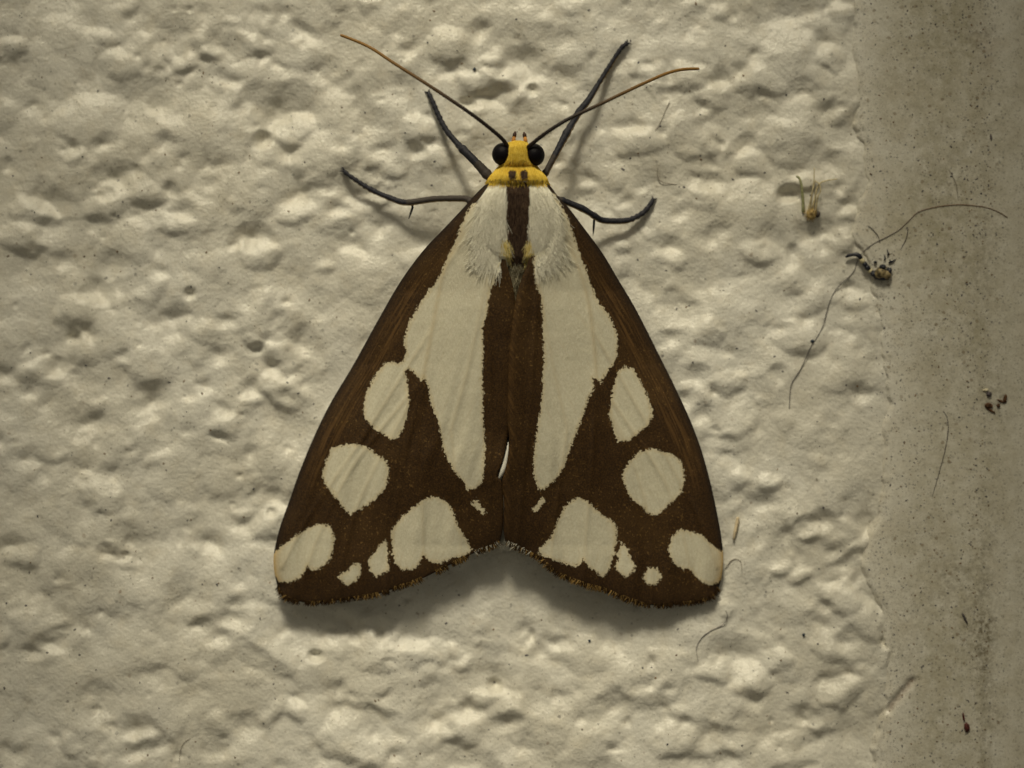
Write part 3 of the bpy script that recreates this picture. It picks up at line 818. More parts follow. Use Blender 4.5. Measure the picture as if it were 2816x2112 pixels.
# fringes along the outer margins
M['fringe_dark'] = plain('dark_fringe_hair', (0.05, 0.027, 0.01), 0.7, 0.15)
M['fringe_tan'] = plain('tan_fringe_hair', (0.36, 0.23, 0.08), 0.7, 0.15)
M['fringe_white'] = plain('white_fringe_hair', (0.68, 0.66, 0.58), 0.7, 0.15)
for wing, (co, inn, ou, lift, wg), sgn in ((lw, lwp, -1), (rw, rwp, 1)):
    for mat, cnt, l0, l1, off in (('fringe_dark', 1500, 6, 16, 0), ('fringe_tan', 420, 7, 17, 1), ('fringe_white', 90, 6, 16, 2)):
        rows = []
        P = ou
        for _ in range(cnt):
            t = rng.rand() * (len(P) - 2)
            if off == 2: t = len(P) - 2 - rng.rand() * 0.11 * len(P)
            if off == 1 and rng.rand() < 0.6: t = len(P) * (0.35 + 0.6 * rng.rand())
            t = min(t, len(P) - 2.01)
            i = int(t); f = t - i
            x = P[i][0] * (1 - f) + P[i + 1][0] * f; y = P[i][1] * (1 - f) + P[i + 1][1] * f
            tx_, ty_ = P[i + 1][0] - P[i][0], P[i + 1][1] - P[i][1]
            L = math.hypot(tx_, ty_) + 1e-9
            nx_, ny_ = (-ty_ / L, tx_ / L)
            if ny_ < 0: nx_, ny_ = -nx_, -ny_
            if t < 4: nx_, ny_ = sgn * 0.5, 0.87
            if off < 2 and vnoise(np.array([t * 7.0]), np.array([1.0 + 30 * lift]), 16, 77)[0] < -0.6: continue
            ln = rng.uniform(l0, l1)
            nx_ += 0.35 * rng.randn(); ny_ += 0.1 * rng.randn()
            x -= nx_ * 5; y -= ny_ * 5
            h = wg(x, y) + rng.uniform(-0.02, 0.05)
            pts = [W(x + nx_ * ln * k, y + ny_ * ln * k, h - 0.12 * k * k) for k in (0, .5, 1)]
            rows.append((pts, 1.6 * K * MM * 0.5 * rng.uniform(1.0, 1.9), 0.5 * K * MM))
        strands('wing_fringe', rows, M[mat], wing)

# ---- body: one continuous skin from brow to tail
ST = [(386, 8, 3.3, 2.9), (391, 27, 3.7, 2.3), (402, 33, 3.95, 1.9), (420, 36, 4.05, 1.7), (440, 41, 4.05, 1.5), (452, 50, 3.95, 1.4), (459, 56, 3.8, 1.3), (468, 64, 4.2, 1.25), (482, 76, 4.45, 1.2), (494, 84, 4.45, 1.1),
      (503, 85, 4.35, 1.3), (508, 84, 4.25, 1.8), (530, 93, 4.35, 2.7), (570, 103, 4.35, 3.0), (620, 106, 4.2, 3.2), (670, 98, 4.05, 3.1), (705, 78, 3.95, 2.7), (724, 50, 3.75, 1.6), (760, 44, 3.5, .9), (820, 48, 3.3, .9), (950, 52, 2.9, .9), (1100, 44, 2.3, .8),
      (1230, 26, 1.7, .7), (1300, 9, 1.4, 1.0), (1312, 2, 1.3, 1.1)]
SY = [s[0] for s in ST]


def body_at(y, th):
    hw = np.interp(y, SY, [s[1] for s in ST]); ht = np.interp(y, SY, [s[2] for s in ST]); hb = np.interp(y, SY, [s[3] for s in ST])
    cx = 1424 - 34 * sstep(900, 1320, y)
    hm, hr = (ht + hb) / 2, (ht - hb) / 2
    return cx + hw * np.sin(th), hm + hr * np.cos(th)


yy = np.concatenate([np.arange(386, 730, 3.0), np.arange(730, 1312, 10), [1312]])
na = 96
TH, YY = np.meshgrid(np.linspace(-math.pi, math.pi, na, endpoint=False), yy)
bx, bh = body_at(YY.ravel(), TH.ravel())
by = YY.ravel()
bh = bh + 0.05 * fbm(bx, by, 18, 101, 2)
STRIPE = [(1392, 500), (1456, 500), (1458, 545), (1452, 600), (1450, 660), (1446, 700), (1438, 728), (1408, 728), (1401, 690), (1396, 620), (1395, 545)]
SPOTS = [[(1409 + 12 * math.cos(a), 480 + 14 * math.sin(a)) for a in np.linspace(0, 6.1, 14)], [(1441 + 11.5 * math.cos(a), 481 + 14 * math.sin(a)) for a in np.linspace(0, 6.1, 14)]]
front = np.cos(TH.ravel()) > -0.2
brown = sdf(bx, by, STRIPE)
for s in SPOTS:
    brown = np.maximum(brown, sdf(bx, by, s))
brown = np.where(front, brown, -40)
yel = np.maximum((503 + 4 * np.cos(bx / 9.0)) - by, -60)
yel = np.maximum(yel, 20 - np.hypot((bx - 1388) / 1.0, (by - 700) / 1.5) * 1.0)
yel = np.maximum(yel, 20 - np.hypot((bx - 1462) / 1.0, (by - 698) / 1.5) * 1.0)
abd = np.clip(by - 722, -60, 60)
oran = np.exp(-(((bx - 1425) / 7.0) ** 2 + ((by - 478) / 22.0) ** 2))
BV = np.array([W(a, b, c) for a, b, c in zip(bx, by, bh)])
ny_, nx_ = len(yy), na
idx = np.arange(ny_ * nx_).reshape(ny_, nx_)
nxt = np.roll(idx, -1, axis=1)
BF = np.stack([idx[:-1].ravel(), nxt[:-1].ravel(), nxt[1:].ravel(), idx[1:].ravel()], 1)
t = NT('moth_body_scales')
v = t.mm()
j = t.math('MULTIPLY', t.math('SUBTRACT', t.noise(v, 6.0, 3, 0.7), 0.5), 16.0)
g = t.noise(v, 8.0, 4, 0.7)
white = t.mix(t.ramp(g, 0.3, 0.7), (0.62, 0.59, 0.48), (0.76, 0.735, 0.63))
yellow = t.mix(t.ramp(g, 0.3, 0.7), (0.56, 0.34, 0.02), (0.80, 0.57, 0.09))
yellow = t.mix(t.math('MULTIPLY', t.attr('orange'), 0.7), yellow, (0.48, 0.19, 0.03))
dark = t.mix(t.ramp(g, 0.3, 0.7), (0.03, 0.017, 0.012), (0.085, 0.052, 0.032))
ab = t.mix(t.ramp(g, 0.35, 0.7), (0.05, 0.04, 0.025), (0.19, 0.155, 0.09))
c = t.mix(t.ramp(t.math('ADD', t.attr('yellow_sd'), j), -1, 2), white, yellow)
c = t.mix(t.ramp(t.math('ADD', t.attr('abdomen'), j), -1, 2), c, ab)
c = t.mix(t.ramp(t.math('ADD', t.attr('brown_sd'), j), -1, 2), c, dark)
t.bump(g, 0.08)
M['body'] = t.done(c, 0.75, 0.15)
body = mesh_np('body', BV, BF, M['body'], moth, True, dict(brown_sd=np.clip(brown, -60, 60), yellow_sd=np.clip(yel, -60, 60), abdomen=abd, orange=oran))

# ---- fur
def fur(name, lo, hi):
    t = NT(name)
    return t.done(t.mix(t.attr('shade'), lo, hi), 0.7, 0.15)


M['fur_white'] = fur('white_fur', (0.72, 0.69, 0.57), (0.90, 0.88, 0.78))
M['fur_brown'] = fur('brown_fur', (0.022, 0.013, 0.010), (0.105, 0.066, 0.042))
M['fur_yellow'] = fur('yellow_fur', (0.60, 0.375, 0.022), (0.86, 0.66, 0.13))
M['fur_paleyellow'] = fur('pale_yellow_fur', (0.62, 0.47, 0.12), (0.82, 0.72, 0.36))
M['fur_orange'] = fur('orange_brown_fur', (0.16, 0.07, 0.012), (0.50, 0.28, 0.03))
M['fur_grey'] = fur('grey_fur', (0.10, 0.085, 0.05), (0.40, 0.36, 0.25))


def body_h(px, py):
    hw = np.interp(py, SY, [s[1] for s in ST]); ht = np.interp(py, SY, [s[2] for s in ST]); hb = np.interp(py, SY, [s[3] for s in ST])
    cx = 1424
    q = min(abs(px - cx) / max(hw, 1e-3), 0.999)
    return (ht + hb) / 2 + (ht - hb) / 2 * math.sqrt(1 - q * q)


lx = lambda x, y: (lwp if x < 1424 else rwp)[4](x, y)


def surf(px, py):
    hw = np.interp(py, SY, [s[1] for s in ST])
    b = body_h(px, py) if abs(px - 1424) < hw * 0.985 else -9
    return b


def fur_rows(n, sampler, dirf, ln, rad, lift):
    rows = []
    tries = 0
    while len(rows) < n and tries < n * 30:
        tries += 1
        x, y = sampler()
        h = surf(x, y)
        if h < 0: continue
        dx, dy = dirf(x, y)
        L = rng.uniform(*ln)
        pts = []
        n_ = 5
        cv = 0.25 * rng.randn()
        px, py = x, y
        hp = h - 0.02
        for k in range(n_):
            pts.append(W(px, py, hp))
            a = cv * k / n_
            ddx, ddy = dx * math.cos(a) - dy * math.sin(a), dx * math.sin(a) + dy * math.cos(a)
            px += ddx * L / (n_ - 1); py += ddy * L / (n_ - 1)
            s_ = surf(px, py)
            tgt = max(s_, 0)
            try_w = lx(px, py) if 520 < py < 800 and s_ < 0 else 0
            tgt = max(tgt, try_w) + lift * (k + 1) / n_
            hp = max(tgt, hp - 0.14 * L / 24)
        rows.append((pts, rad * rng.uniform(.7, 1.3) * K * MM, 0.35 * K * MM))
    return rows


def d_white(x, y):
    s = (x - 1424) / 100.0
    f = sstep(560, 680, y)
    ang = s * (0.25 + 0.55 * float(f)) + 0.13 * rng.randn() + 0.25 * math.sin(x * 0.09 + y * 0.05)
    if abs(x - 1424) < 48: ang = abs(ang) * (1 if s > 0 else -1)
    return math.sin(ang), math.cos(ang)


def s_white():
    side = rng.choice([-1, 1])
    y = 508 + 195 * rng.rand() ** 0.9
    return 1424 + side * rng.uniform(33, 101), y


strands('thorax_fur', fur_rows(3200, s_white, d_white, (40, 88), 0.9, 0.16), M['fur_white'], body)


def s_edge():
    y = rng.uniform(520, 690)
    return 1424 + rng.choice([-1, 1]) * float(np.interp(y, SY, [q[1] for q in ST])) * rng.uniform(.80, .98), y


strands('thorax_fur', fur_rows(900, s_edge, lambda x, y: ((1 if x > 1424 else -1) * rng.uniform(.15, .75), 0.8), (28, 60), 1.1, 0.12), M['fur_white'], body)


def s_tuft():
    side = rng.choice([-1, 1])
    return 1424 + side * rng.uniform(58, 98), rng.uniform(590, 690)


def d_tuft(x, y):
    s = 1 if x > 1424 else -1
    ang = s * (0.22 + 0.30 * rng.randn())
    return math.sin(ang), math.cos(ang)


strands('thorax_fur', fur_rows(520, s_tuft, d_tuft, (30, 105), 1.0, 0.20), M['fur_white'], body)
strands('thorax_fur', fur_rows(750, lambda: (1424 + rng.uniform(-30, 30) * (1 - 0.3 * (lambda q: q)(0)), rng.uniform(500, 715)), lambda x, y: (0.18 * rng.randn(), 1), (12, 26), 0.95, 0.10), M['fur_brown'], body, 'dark brown stripe of fur down the back')
strands('thorax_fur', fur_rows(420, lambda: (1424 + rng.choice([-1, 1]) * rng.uniform(24, 50), rng.uniform(655, 712)), lambda x, y: (0.2 * rng.randn() - 0.006 * (x - 1424), 1), (18, 34), 0.95, 0.12), M['fur_paleyellow'], body, 'pale yellow tufts at the end of the thorax')
strands('head_fur', fur_rows(900, lambda: (1424 + rng.uniform(-44, 44), rng.uniform(391, 455)), lambda x, y: ((x - 1424) * 0.018 + 0.3 * rng.randn(), 1), (9, 20), 1.1, 0.09), M['fur_yellow'], body)


strands('head_fur', fur_rows(260, lambda: (1424 + rng.choice([-1, 1]) * rng.uniform(24, 36), rng.uniform(404, 450)), lambda x, y: ((1 if x > 1424 else -1) * rng.uniform(.3, .9), rng.uniform(.1, .8)), (8, 17), 1.1, 0.12), M['fur_yellow'], body)


def s_collar():
    while True:
        x, y = 1424 + rng.uniform(-82, 82), rng.uniform(462, 499)
        if min(math.hypot(x - 1409, (y - 473) * 0.62), math.hypot(x - 1441, (y - 474) * 0.62)) > 15:
            return x, y


strands('collar_fur', fur_rows(1000, s_collar, lambda x, y: ((x - 1424) * 0.006 + 0.2 * rng.randn(), 1), (9, 20), 1.1, 0.09), M['fur_yellow'], body)
strands('collar_fur', fur_rows(150, lambda: (rng.choice([1409, 1441]) + rng.uniform(-9, 9), rng.uniform(469, 490)), lambda x, y: (0.2 * rng.randn(), 1), (5, 10), 0.9, 0.05), M['fur_brown'], body, 'two dark brown spots on the yellow collar')
strands('collar_fur', fur_rows(60, lambda: (1424 + rng.uniform(-80, 80), rng.uniform(490, 498)), lambda x, y: (0.3 * rng.randn(), 1), (7, 13), 0.9, 0.16), M['fur_brown'], body, 'dark tips along the lower edge of the yellow collar')
strands('head_fur', fur_rows(70, lambda: (1424 + rng.uniform(-42, 42), rng.uniform(436, 452)), lambda x, y: ((x - 1424) * 0.012 + 0.3 * rng.randn(), 1), (6, 12), 0.9, 0.13), M['fur_orange'], body, 'orange brown scale tips at the back of the head')
strands('abdomen_fur', fur_rows(160, lambda: (1424 + rng.uniform(-26, 22), rng.uniform(722, 780)), lambda x, y: (0.35 * rng.randn(), 1), (14, 34), 0.8, 0.12), M['fur_grey'], body)

# tail tuft of white hair between the wing ends
rows = []
for _ in range(60):
    x = 1381 + rng.uniform(-16, 16); y = rng.uniform(1478, 1492)
    a = 0.3 * rng.randn()
    L = rng.uniform(16, 34)
    rows.append(([W(x + math.sin(a) * L * k, y + math.cos(a) * L * k, 1.3 - 0.2 * k) for k in (0, .5, 1)], 1.2 * K * MM, 0.4 * K * MM))
strands('tail_tuft', rows, M['fringe_white'], moth)

# ---- eyes, palps, antennae
t = NT('black_compound_eye')
v = t.mm()
d, _ = t.voro(v, 14)
t.bump(d, 0.012)
M['eye'] = t.done((0.004, 0.003, 0.005), 0.5, 0.12)
for cx, cy, rr in ((1382, 424, -.12), (1469, 426, .12)):
    V, F = ball_data(W(cx, cy, 3.15), (28.5 * K * MM, 0.75 * MM, 30.5 * K * MM), 28, 18, rot=rr)
    mesh_np('eye', V, F, M['eye'], moth, True)
M['palp'] = plain('dark_palp', (0.045, 0.02, 0.012), 0.6)
M['palp_base'] = plain('orange_palp_base', (0.45, 0.20, 0.04), 0.6)
for x0, y0, x1, y1 in ((1411, 392, 1417, 362), (1446, 392, 1441, 364)):
    P = [W(x0 + (x1 - x0) * k, y0 + (y1 - y0) * k, 3.1 - 0.3 * k) for k in (0, .25, .5, .75, 1)]
    p = tube('palp', P[2:], [5.2 * K * MM, 5.6 * K * MM, 2.2 * K * MM], M['palp'], moth, 10)
    tube('palp_base', P[:3], [5.2 * K * MM, 5.6 * K * MM, 4.6 * K * MM], M['palp_base'], p, 10)

t = NT('antenna_segments')
al = t.attr('along')
c = t.mix(t.ramp(al, 0.25, 0.95), (0.014, 0.008, 0.007), (0.27, 0.145, 0.035))
t.bump(t.noise(t.mm(), 12, 2), 0.02)
M['antenna'] = t.done(c, 0.5, 0.3)


def antenna(pts, hs):
    P = smooth_poly([(a, b, h) for (a, b), h in zip(pts, hs)], False, 5)
    n = len(P)
    rad = [(5.2 - 1.4 * i / n) * K * MM * (1 + 0.10 * (i % 2)) * (0.55 if i == n - 1 else 1) for i in range(n)]
    V, F = tube_data([W(*p) for p in P], rad, 8)
    at = np.concatenate([np.repeat(np.arange(n) / n, 8), [0, 1]])
    mesh_np('antenna', [tuple(q) for q in V], F, M['antenna'], moth, True, {'along': at})


antenna([(1399, 408), (1381, 382), (1334, 342), (1280, 302), (1189, 241), (1081, 172), (1027, 136), (987, 116), (936, 96)], [3.5, 3.9, 4.2, 4.3, 4.0, 3.3, 2.8, 2.4, 2.0])
antenna([(1452, 408), (1454, 403), (1508, 361), (1566, 326), (1647, 288), (1728, 249), (1786, 222), (1836, 201), (1878, 191), (1923, 189)], [3.5, 3.8, 4.2, 4.3, 4.2, 3.8, 3.3, 2.9, 2.4, 2.0])

# ---- legs
t = NT('leg_scales')
v = t.mm()
g = t.noise(v, 7, 3, 0.7)
c = t.mix(t.ramp(g, 0.3, 0.7), (0.007, 0.008, 0.016), (0.030, 0.030, 0.040))
c = t.mix(t.math('MULTIPLY', t.attr('femur'), 0.55), c, (0.085, 0.068, 0.052))
c = t.mix(t.math('MULTIPLY', t.attr('under'), 0.85), c, (0.50, 0.34, 0.14))
t.bump(g, 0.04)
M['leg'] = t.done(c, 0.6, 0.3)


def leg(pts, radii, hs, under=None, spur=None, claw=True, femur=2):
    """pts from hip to foot in photo pixels; hs heights (mm) - the foot stands on the wall"""
    foot = pts[-1]
    hs = list(hs)
    radii = [r * 1.1 for r in radii]
    hs = [h * (1 - 0.42 * min(1, i / 4.0)) for i, h in enumerate(hs)]
    g = ground(*foot)
    m = len(hs)
    hs = [max(h, ground(*pts[i]) + radii[i] * K * (0.9 if i >= m - 3 else 1.3)) for i, h in enumerate(hs)]
    hs[-1] = g + radii[-1] * K * 0.7
    P = smooth_poly([(a, b, h, r, float(i)) for i, ((a, b), h, r) in enumerate(zip(pts, hs, radii))], False, 5)
    V, F = tube_data([W(*p[:3]) for p in P], [p[3] * K * MM * (1 + 0.04 * rng.randn()) * (1 + (0.16 * math.cos(i * 2.1) if p[4] > m - 4.2 else 0) + 0.18 * math.exp(-((p[4] - round(p[4])) / 0.12) ** 2) * (1 if round(p[4]) in (1, femur + 1, femur + 2) else 0)) for i, p in enumerate(P)], 10)
    und = np.zeros(len(V)); fem = np.zeros(len(V))
    for i, p in enumerate(P):
        c = Vector(W(*p[:3]))
        for k in range(10):
            n = (V[i * 10 + k] - c).normalized()
            if under is not None:
                und[i * 10 + k] = max(0, min(1, (n.x * under[0] + n.z * under[1] + n.y * 0.25 - 0.55) * 4)) * (1 if p[4] < m - 2.5 else 0)
            fem[i * 10 + k] = 1 if p[4] < femur else 0
    o = mesh_np('leg', [tuple(q) for q in V], F, M['leg'], moth, True, {'under': und, 'femur': fem})
    if spur:
        (a, b), (c_, d_) = spur
        hb = np.interp(0.5, [0, 1], [1.0, 0.8])
        near = min(P, key=lambda p: (p[0] - a) ** 2 + (p[1] - b) ** 2)
        tube('spur', [W(near[0], near[1], near[2]), W(a, b, near[2] - 0.1), W((a + c_) / 2, (b + d_) / 2, near[2] - .3), W(c_, d_, max(near[2] - .5, ground(c_, d_) + .05))], [3.2 * K * MM, 3.4 * K * MM, 3.0 * K * MM, 1.0 * K * MM], M['leg'], o, 7)
    if claw:
        dx, dy = pts[-1][0] - pts[-2][0], pts[-1][1] - pts[-2][1]
        L = math.hypot(dx, dy); dx, dy = dx / L, dy / L
        for s in (-1, 1):
            ca, sa = math.cos(0.75 * s), math.sin(0.75 * s)
            ex, ey = foot[0] + (dx * ca - dy * sa) * 11, foot[1] + (dx * sa + dy * ca) * 11
            tube('claw', [W(foot[0] - dx * 3, foot[1] - dy * 3, hs[-1]), W((foot[0] + ex) / 2, (foot[1] + ey) / 2, hs[-1] + .03), W(ex, ey, max(ground(ex, ey), g - 0.1) + 0.02)], [3.2 * K * MM, 2.6 * K * MM, 0.8 * K * MM], M['leg'], o, 6)
    return o


leg([(1352, 492), (1338, 478), (1309, 447), (1273, 411), (1262, 400), (1229, 360), (1207, 320), (1189, 277), (1178, 255)], [11, 12, 11, 9.5, 7.5, 7, 6.5, 6, 5.5], [2.4, 2.6, 2.7, 2.4, 2.2, 1.5, 1.0, .7, .5])
leg([(1320, 575), (1294, 555), (1283, 547), (1236, 546), (1189, 548), (1117, 557), (1074, 545), (1023, 523), (987, 501), (961, 483), (945, 470)], [8, 9, 8.5, 8, 8, 8.2, 7, 6.5, 6, 5.5, 5.5], [2.2, 2.3, 2.4, 2.3, 2.0, 1.5, 1.1, .8, .6, .5, .4], (0.1, -1), ((1135, 570), (1124, 602)), femur=5)
leg([(1486, 500), (1500, 476), (1527, 426), (1558, 367), (1568, 350), (1593, 307), (1618, 276), (1651, 222), (1685, 168), (1708, 133), (1724, 119)], [9, 8, 8.5, 9.5, 8.6, 9.2, 8.5, 6.5, 6, 5.5, 6], [2.2, 2.4, 2.6, 2.4, 2.3, 1.8, 1.5, 1.0, .7, .6, .5], (1, -.25))
leg([(1520, 545), (1546, 551), (1600, 573), (1635, 594), (1658, 606), (1708, 608), (1739, 602), (1770, 584), (1789, 561), (1796, 549)], [8, 8, 8, 8, 8, 7.5, 7, 6.5, 6, 5.8], [2.2, 2.3, 2.2, 1.9, 1.6, 1.2, .9, .7, .5, .4], (-.35, -1), ((1634, 606), (1631, 648)), femur=1)

# ------------------------------------------------------------------ hairs, remains and dirt stuck to the paint
def hair(name, pts, width, mat, label, cat, group=None, lift=0.0, taper=True):
    P = smooth_poly(pts, False, 6)
    n = len(P)
    w = width / 2 * K
    hs = np.array([ground(*p) for p in P])
    if n > 8:                                # a stiff hair bridges small hollows
        k = 9
        pad = np.pad(hs, k, mode='edge')
        hs = np.maximum(hs, np.convolve(pad, np.ones(2 * k + 1) / (2 * k + 1), 'valid'))
    rad = [w * MM * (1 if not taper else (0.45 + 0.55 * math.sin(math.pi * min(1, (i + 0.6) / n) ** 0.7))) for i in range(n)]
    V, F = tube_data([W(p[0], p[1], h + w + lift) for p, h in zip(P, hs)], rad, 6)
    o = mesh_np(name, [tuple(v) for v in V], F, mat, None, True)
    return tag(o, label, cat, group)


t = NT('dark_hair')
sep = t.n('ShaderNodeSeparateXYZ'); t.link(t.mm(), sep.inputs[0])
c = t.mix(t.ramp(sep.outputs[0], 23.0, 27.5), (0.075, 0.065, 0.075), (0.16, 0.075, 0.035))
M['hair'] = t.done(c, 0.45, 0.4)
M['hair_dark'] = plain('thin_dark_fibre', (0.09, 0.08, 0.085), 0.5)
M['hair_pale'] = plain('thin_grey_fibre', (0.26, 0.23, 0.19), 0.5)
M['tan'] = plain('tan_chaff', (0.60, 0.50, 0.34), 0.7, 0.2)
hair('hair', crop(2100, 450, 2.37, [(1590, 350), (1530, 315), (1450, 285), (1350, 272), (1250, 268), (1130, 282), (1010, 315), (940, 380), (880, 435), (800, 480), (720, 520), (650, 575), (610, 640), (590, 700), (540, 755), (480, 810), (440, 880), (410, 970), (385, 1060), (350, 1130), (310, 1190), (270, 1280), (230, 1360), (185, 1430), (172, 1500), (168, 1597)]),
     2.0, M['hair'], 'long curved dark hair stuck across the trim and the stucco', 'hair', taper=False)
hair('hair', crop(2100, 450, 2.37, [(685, 405), (720, 440), (745, 470), (760, 520)]), 2.3, M['hair_dark'], 'short dark bristle crossing under the long hair above the insect remains', 'hair')
hair('hair', crop(2100, 450, 2.37, [(940, 415), (935, 470), (915, 520), (892, 560)]), 2.3, M['hair_dark'], 'short curved bristle hanging below the long hair on the trim', 'hair')
hair('hair', crop(2300, 1000, 3.318, [(975, 430), (1005, 480), (1022, 560), (1015, 660), (990, 800), (955, 930), (920, 1060), (890, 1160), (872, 1215)]), 2.1, M['hair_dark'], 'nearly straight thin hair lying alone on the smooth trim', 'hair')
hair('hair', crop(1900, 1300, 2.0426, [(195, 775), (205, 800), (185, 850), (110, 890), (60, 930), (32, 985), (40, 1060)]), 2.3, M['hair_dark'], 'thin S-shaped hair on the stucco just below the wing tip', 'hair')
hair('hair', crop(1900, 1300, 2.0426, [(190, 540), (220, 500), (250, 485), (280, 500), (287, 560)]), 2.2, M['hair_pale'], 'faint arched grey hair beside the ochre wing tip', 'hair')
hair('hair', [(1843, 276), (1832, 300), (1816, 338), (1801, 361)], 2.2, M['hair_pale'], 'faint fibre on the stucco below the antenna tip', 'hair')
hair('hair', [(1809, 461), (1809, 485), (1822, 502), (1863, 507)], 2.2, M['hair_pale'], 'faint hooked fibre on the stucco above the middle leg foot', 'hair')
hair('hair', [(2609, 464), (2622, 490), (2630, 510), (2636, 553)], 2.2, M['hair_pale'], 'faint greenish thread on the trim above the long hair', 'hair')
hair('hair', [(524, 2031), (505, 2044), (495, 2070), (493, 2099)], 1.6, M['hair_pale'], 'faint curled grey hair on open stucco away from the moth', 'hair')
hair('chaff_sliver', [(2030, 1422), (2024, 1452), (2017, 1484)], 11, M['tan'], 'tan sliver of chaff on the stucco beside the wing edge', 'chaff', taper=True)
hair('black_fibre', [(2647, 1687), (2653, 1700), (2661, 1715)], 6, M['hair_dark'], 'short straight black fibre on the dirty edge of the trim', 'fibre')

# remains of a small insect: banded leg and crumpled body
t = NT('banded_leg')
al = t.attr('along')
M['bug_dark'] = plain('blue_black_shell', (0.018, 0.02, 0.032), 0.4, 0.4)
M['bug_pale'] = plain('cream_band', (0.66, 0.59, 0.38), 0.6)
M['bug_brown'] = plain('brown_husk', (0.24, 0.19, 0.10), 0.55, 0.3, 0.8, 3)
Z = lambda q: crop(2150, 440, 4.148, q)
bug = bpy.data.objects.new('insect_remains', None)
C.objects.link(bug)
tag(bug, 'crumpled insect remains with a banded black and cream leg on the trim edge', 'dead insect')
bug.empty_display_size = 0.002


def bug_tube(name, q, rads, mat, lift=0.10):
    pts = Z(q)
    return tube(name, [W(a, b, ground(a, b) + lift + r * K) for (a, b), r in zip(pts, rads)], [r * K * MM for r in rads], mat, bug, 10)


bug_tube('leg_segment', [(728, 1108), (760, 1092), (800, 1080), (850, 1074), (885, 1095), (905, 1125)], [2.5, 4.5, 4.5, 6, 7, 5.5], M['bug_dark'], .18)
bug_tube('leg_band', [(893, 1112), (915, 1145), (938, 1178)], [5.5, 6, 5.5], M['bug_pale'], .16)
bug_tube('leg_segment', [(930, 1168), (950, 1192), (962, 1207)], [5.5, 7.5, 6], M['bug_dark'], .14)
bug_tube('leg_segment', [(956, 1204), (975, 1225), (995, 1247)], [5.5, 8, 6], M['bug_dark'], .12)
bug_tube('leg_band', [(988, 1240), (1010, 1266), (1030, 1285)], [5.5, 6, 6], M['bug_pale'], .10)
bug_tube('leg_segment', [(1022, 1275), (1045, 1300), (1075, 1325)], [6, 8, 7], M['bug_dark'], .08)
for q, r, mat, nm, sd_ in (((1130, 1290), (19, 0.35, 15), 'bug_brown', 'husk', 1), ((1190, 1310), (13, 0.32, 14), 'bug_brown', 'husk', 2), ((1150, 1225), (9, .3, 8), 'bug_dark', 'shell_plate', 3), ((1222, 1270), (9, .3, 10), 'bug_dark', 'shell_plate', 4),
                           ((1090, 1340), (12, .25, 5), 'bug_dark', 'shell_plate', 5), ((1150, 1350), (14, .28, 6), 'bug_dark', 'shell_plate', 6), ((1065, 1165), (4.5, .14, 3.5), 'bug_dark', 'shell_plate', 7)):
    (a, b), = Z([q])
    V, F = ball_data(W(a, b, ground(a, b) + r[1] * 0.6), (r[0] * K * MM, r[1] * MM, r[2] * K * MM), 12, 8, 0.16, sd_)
    mesh_np(nm, V, F, M[mat], bug, True)
for q in ([(1175, 1145), (1178, 1110), (1170, 1078)], [(1205, 1090), (1218, 1070), (1200, 1020)], [(1235, 1170), (1265, 1155), (1300, 1130)], [(1225, 1180), (1240, 1150), (1230, 1135)]):
    bug_tube('bristle', q, [2.2, 2.4, 1.0], M['bug_dark'], .02)

# tuft of plant fluff caught in a hollow
fl = bpy.data.objects.new('plant_fluff', None)
C.objects.link(fl)
tag(fl, 'small tuft of green and straw plant fluff with a dark seed', 'plant fluff')
M['fl_green'] = plain('green_stalk', (0.36, 0.37, 0.20), 0.7, 0.2)
M['fl_straw'] = plain('straw_filament', (0.62, 0.54, 0.34), 0.7, 0.2)
M['fl_base'] = plain('ochre_fluff', (0.50, 0.37, 0.16), 0.8, 0.1, 0.4, 5)
M['seed'] = plain('dark_seed', (0.035, 0.025, 0.02), 0.45, 0.4)
for q, w0, w1, mat, up in (([(245, 590), (240, 450), (225, 300), (200, 210), (165, 185)], 4.6, 3, 'fl_green', .5), ([(320, 600), (340, 430), (365, 240), (370, 90)], 2.6, 1.0, 'fl_straw', .7), ([(385, 590), (410, 420), (440, 360), (430, 280), (380, 240)], 2.6, 1.4, 'fl_straw', .6),
                           ([(345, 560), (380, 430), (400, 330), (460, 250), (640, 215)], 3.2, 1.2, 'fl_straw', .6), ([(300, 600), (325, 480), (350, 350), (385, 230)], 3.0, 1.2, 'fl_straw', .6)):
    P = smooth_poly(Z(q), False, 5)
    n = len(P)
    hs = np.array([ground(*p) for p in P])
    hs = np.maximum.accumulate(np.maximum(hs, hs[0] + up * np.sin(np.linspace(0, 1.6, n))))
    tube('stalk' if mat == 'fl_green' else 'filament', [W(p[0], p[1], h + 0.06) for p, h in zip(P, hs)], [(w0 + (w1 - w0) * i / n) * K * MM for i in range(n)], M[mat], fl, 7)
(a, b), = Z([(335, 622)])
V, F = ball_data(W(a, b, ground(a, b) + 0.10), (13 * K * MM, 0.20 * MM, 12.5 * K * MM), 16, 10, 0.30, 3)
mesh_np('fluff_base', V, F, M['fl_base'], fl, True)
rows = []
for _ in range(90):
    an = rng.uniform(0, 6.28); L = rng.uniform(12, 24)
    a2, b2 = a + math.cos(an) * L, b + math.sin(an) * L
    rows.append(([W(a + math.cos(an) * 5, b + math.sin(an) * 5, ground(a, b) + .36), W((a + a2) / 2, (b + b2) / 2, ground(a, b) + .38), W(a2, b2, ground(a2, b2) + 0.1)], .8 * K * MM, .3 * K * MM))
strands('fluff_fibre', rows, M['fl_base'], fl)
(a, b), = Z([(411, 622)])
V, F = ball_data(W(a, b, ground(a, b) + 0.2), (6.5 * K * MM, 0.17 * MM, 9.5 * K * MM), 12, 8, 0.06, 9, rot=-0.3)
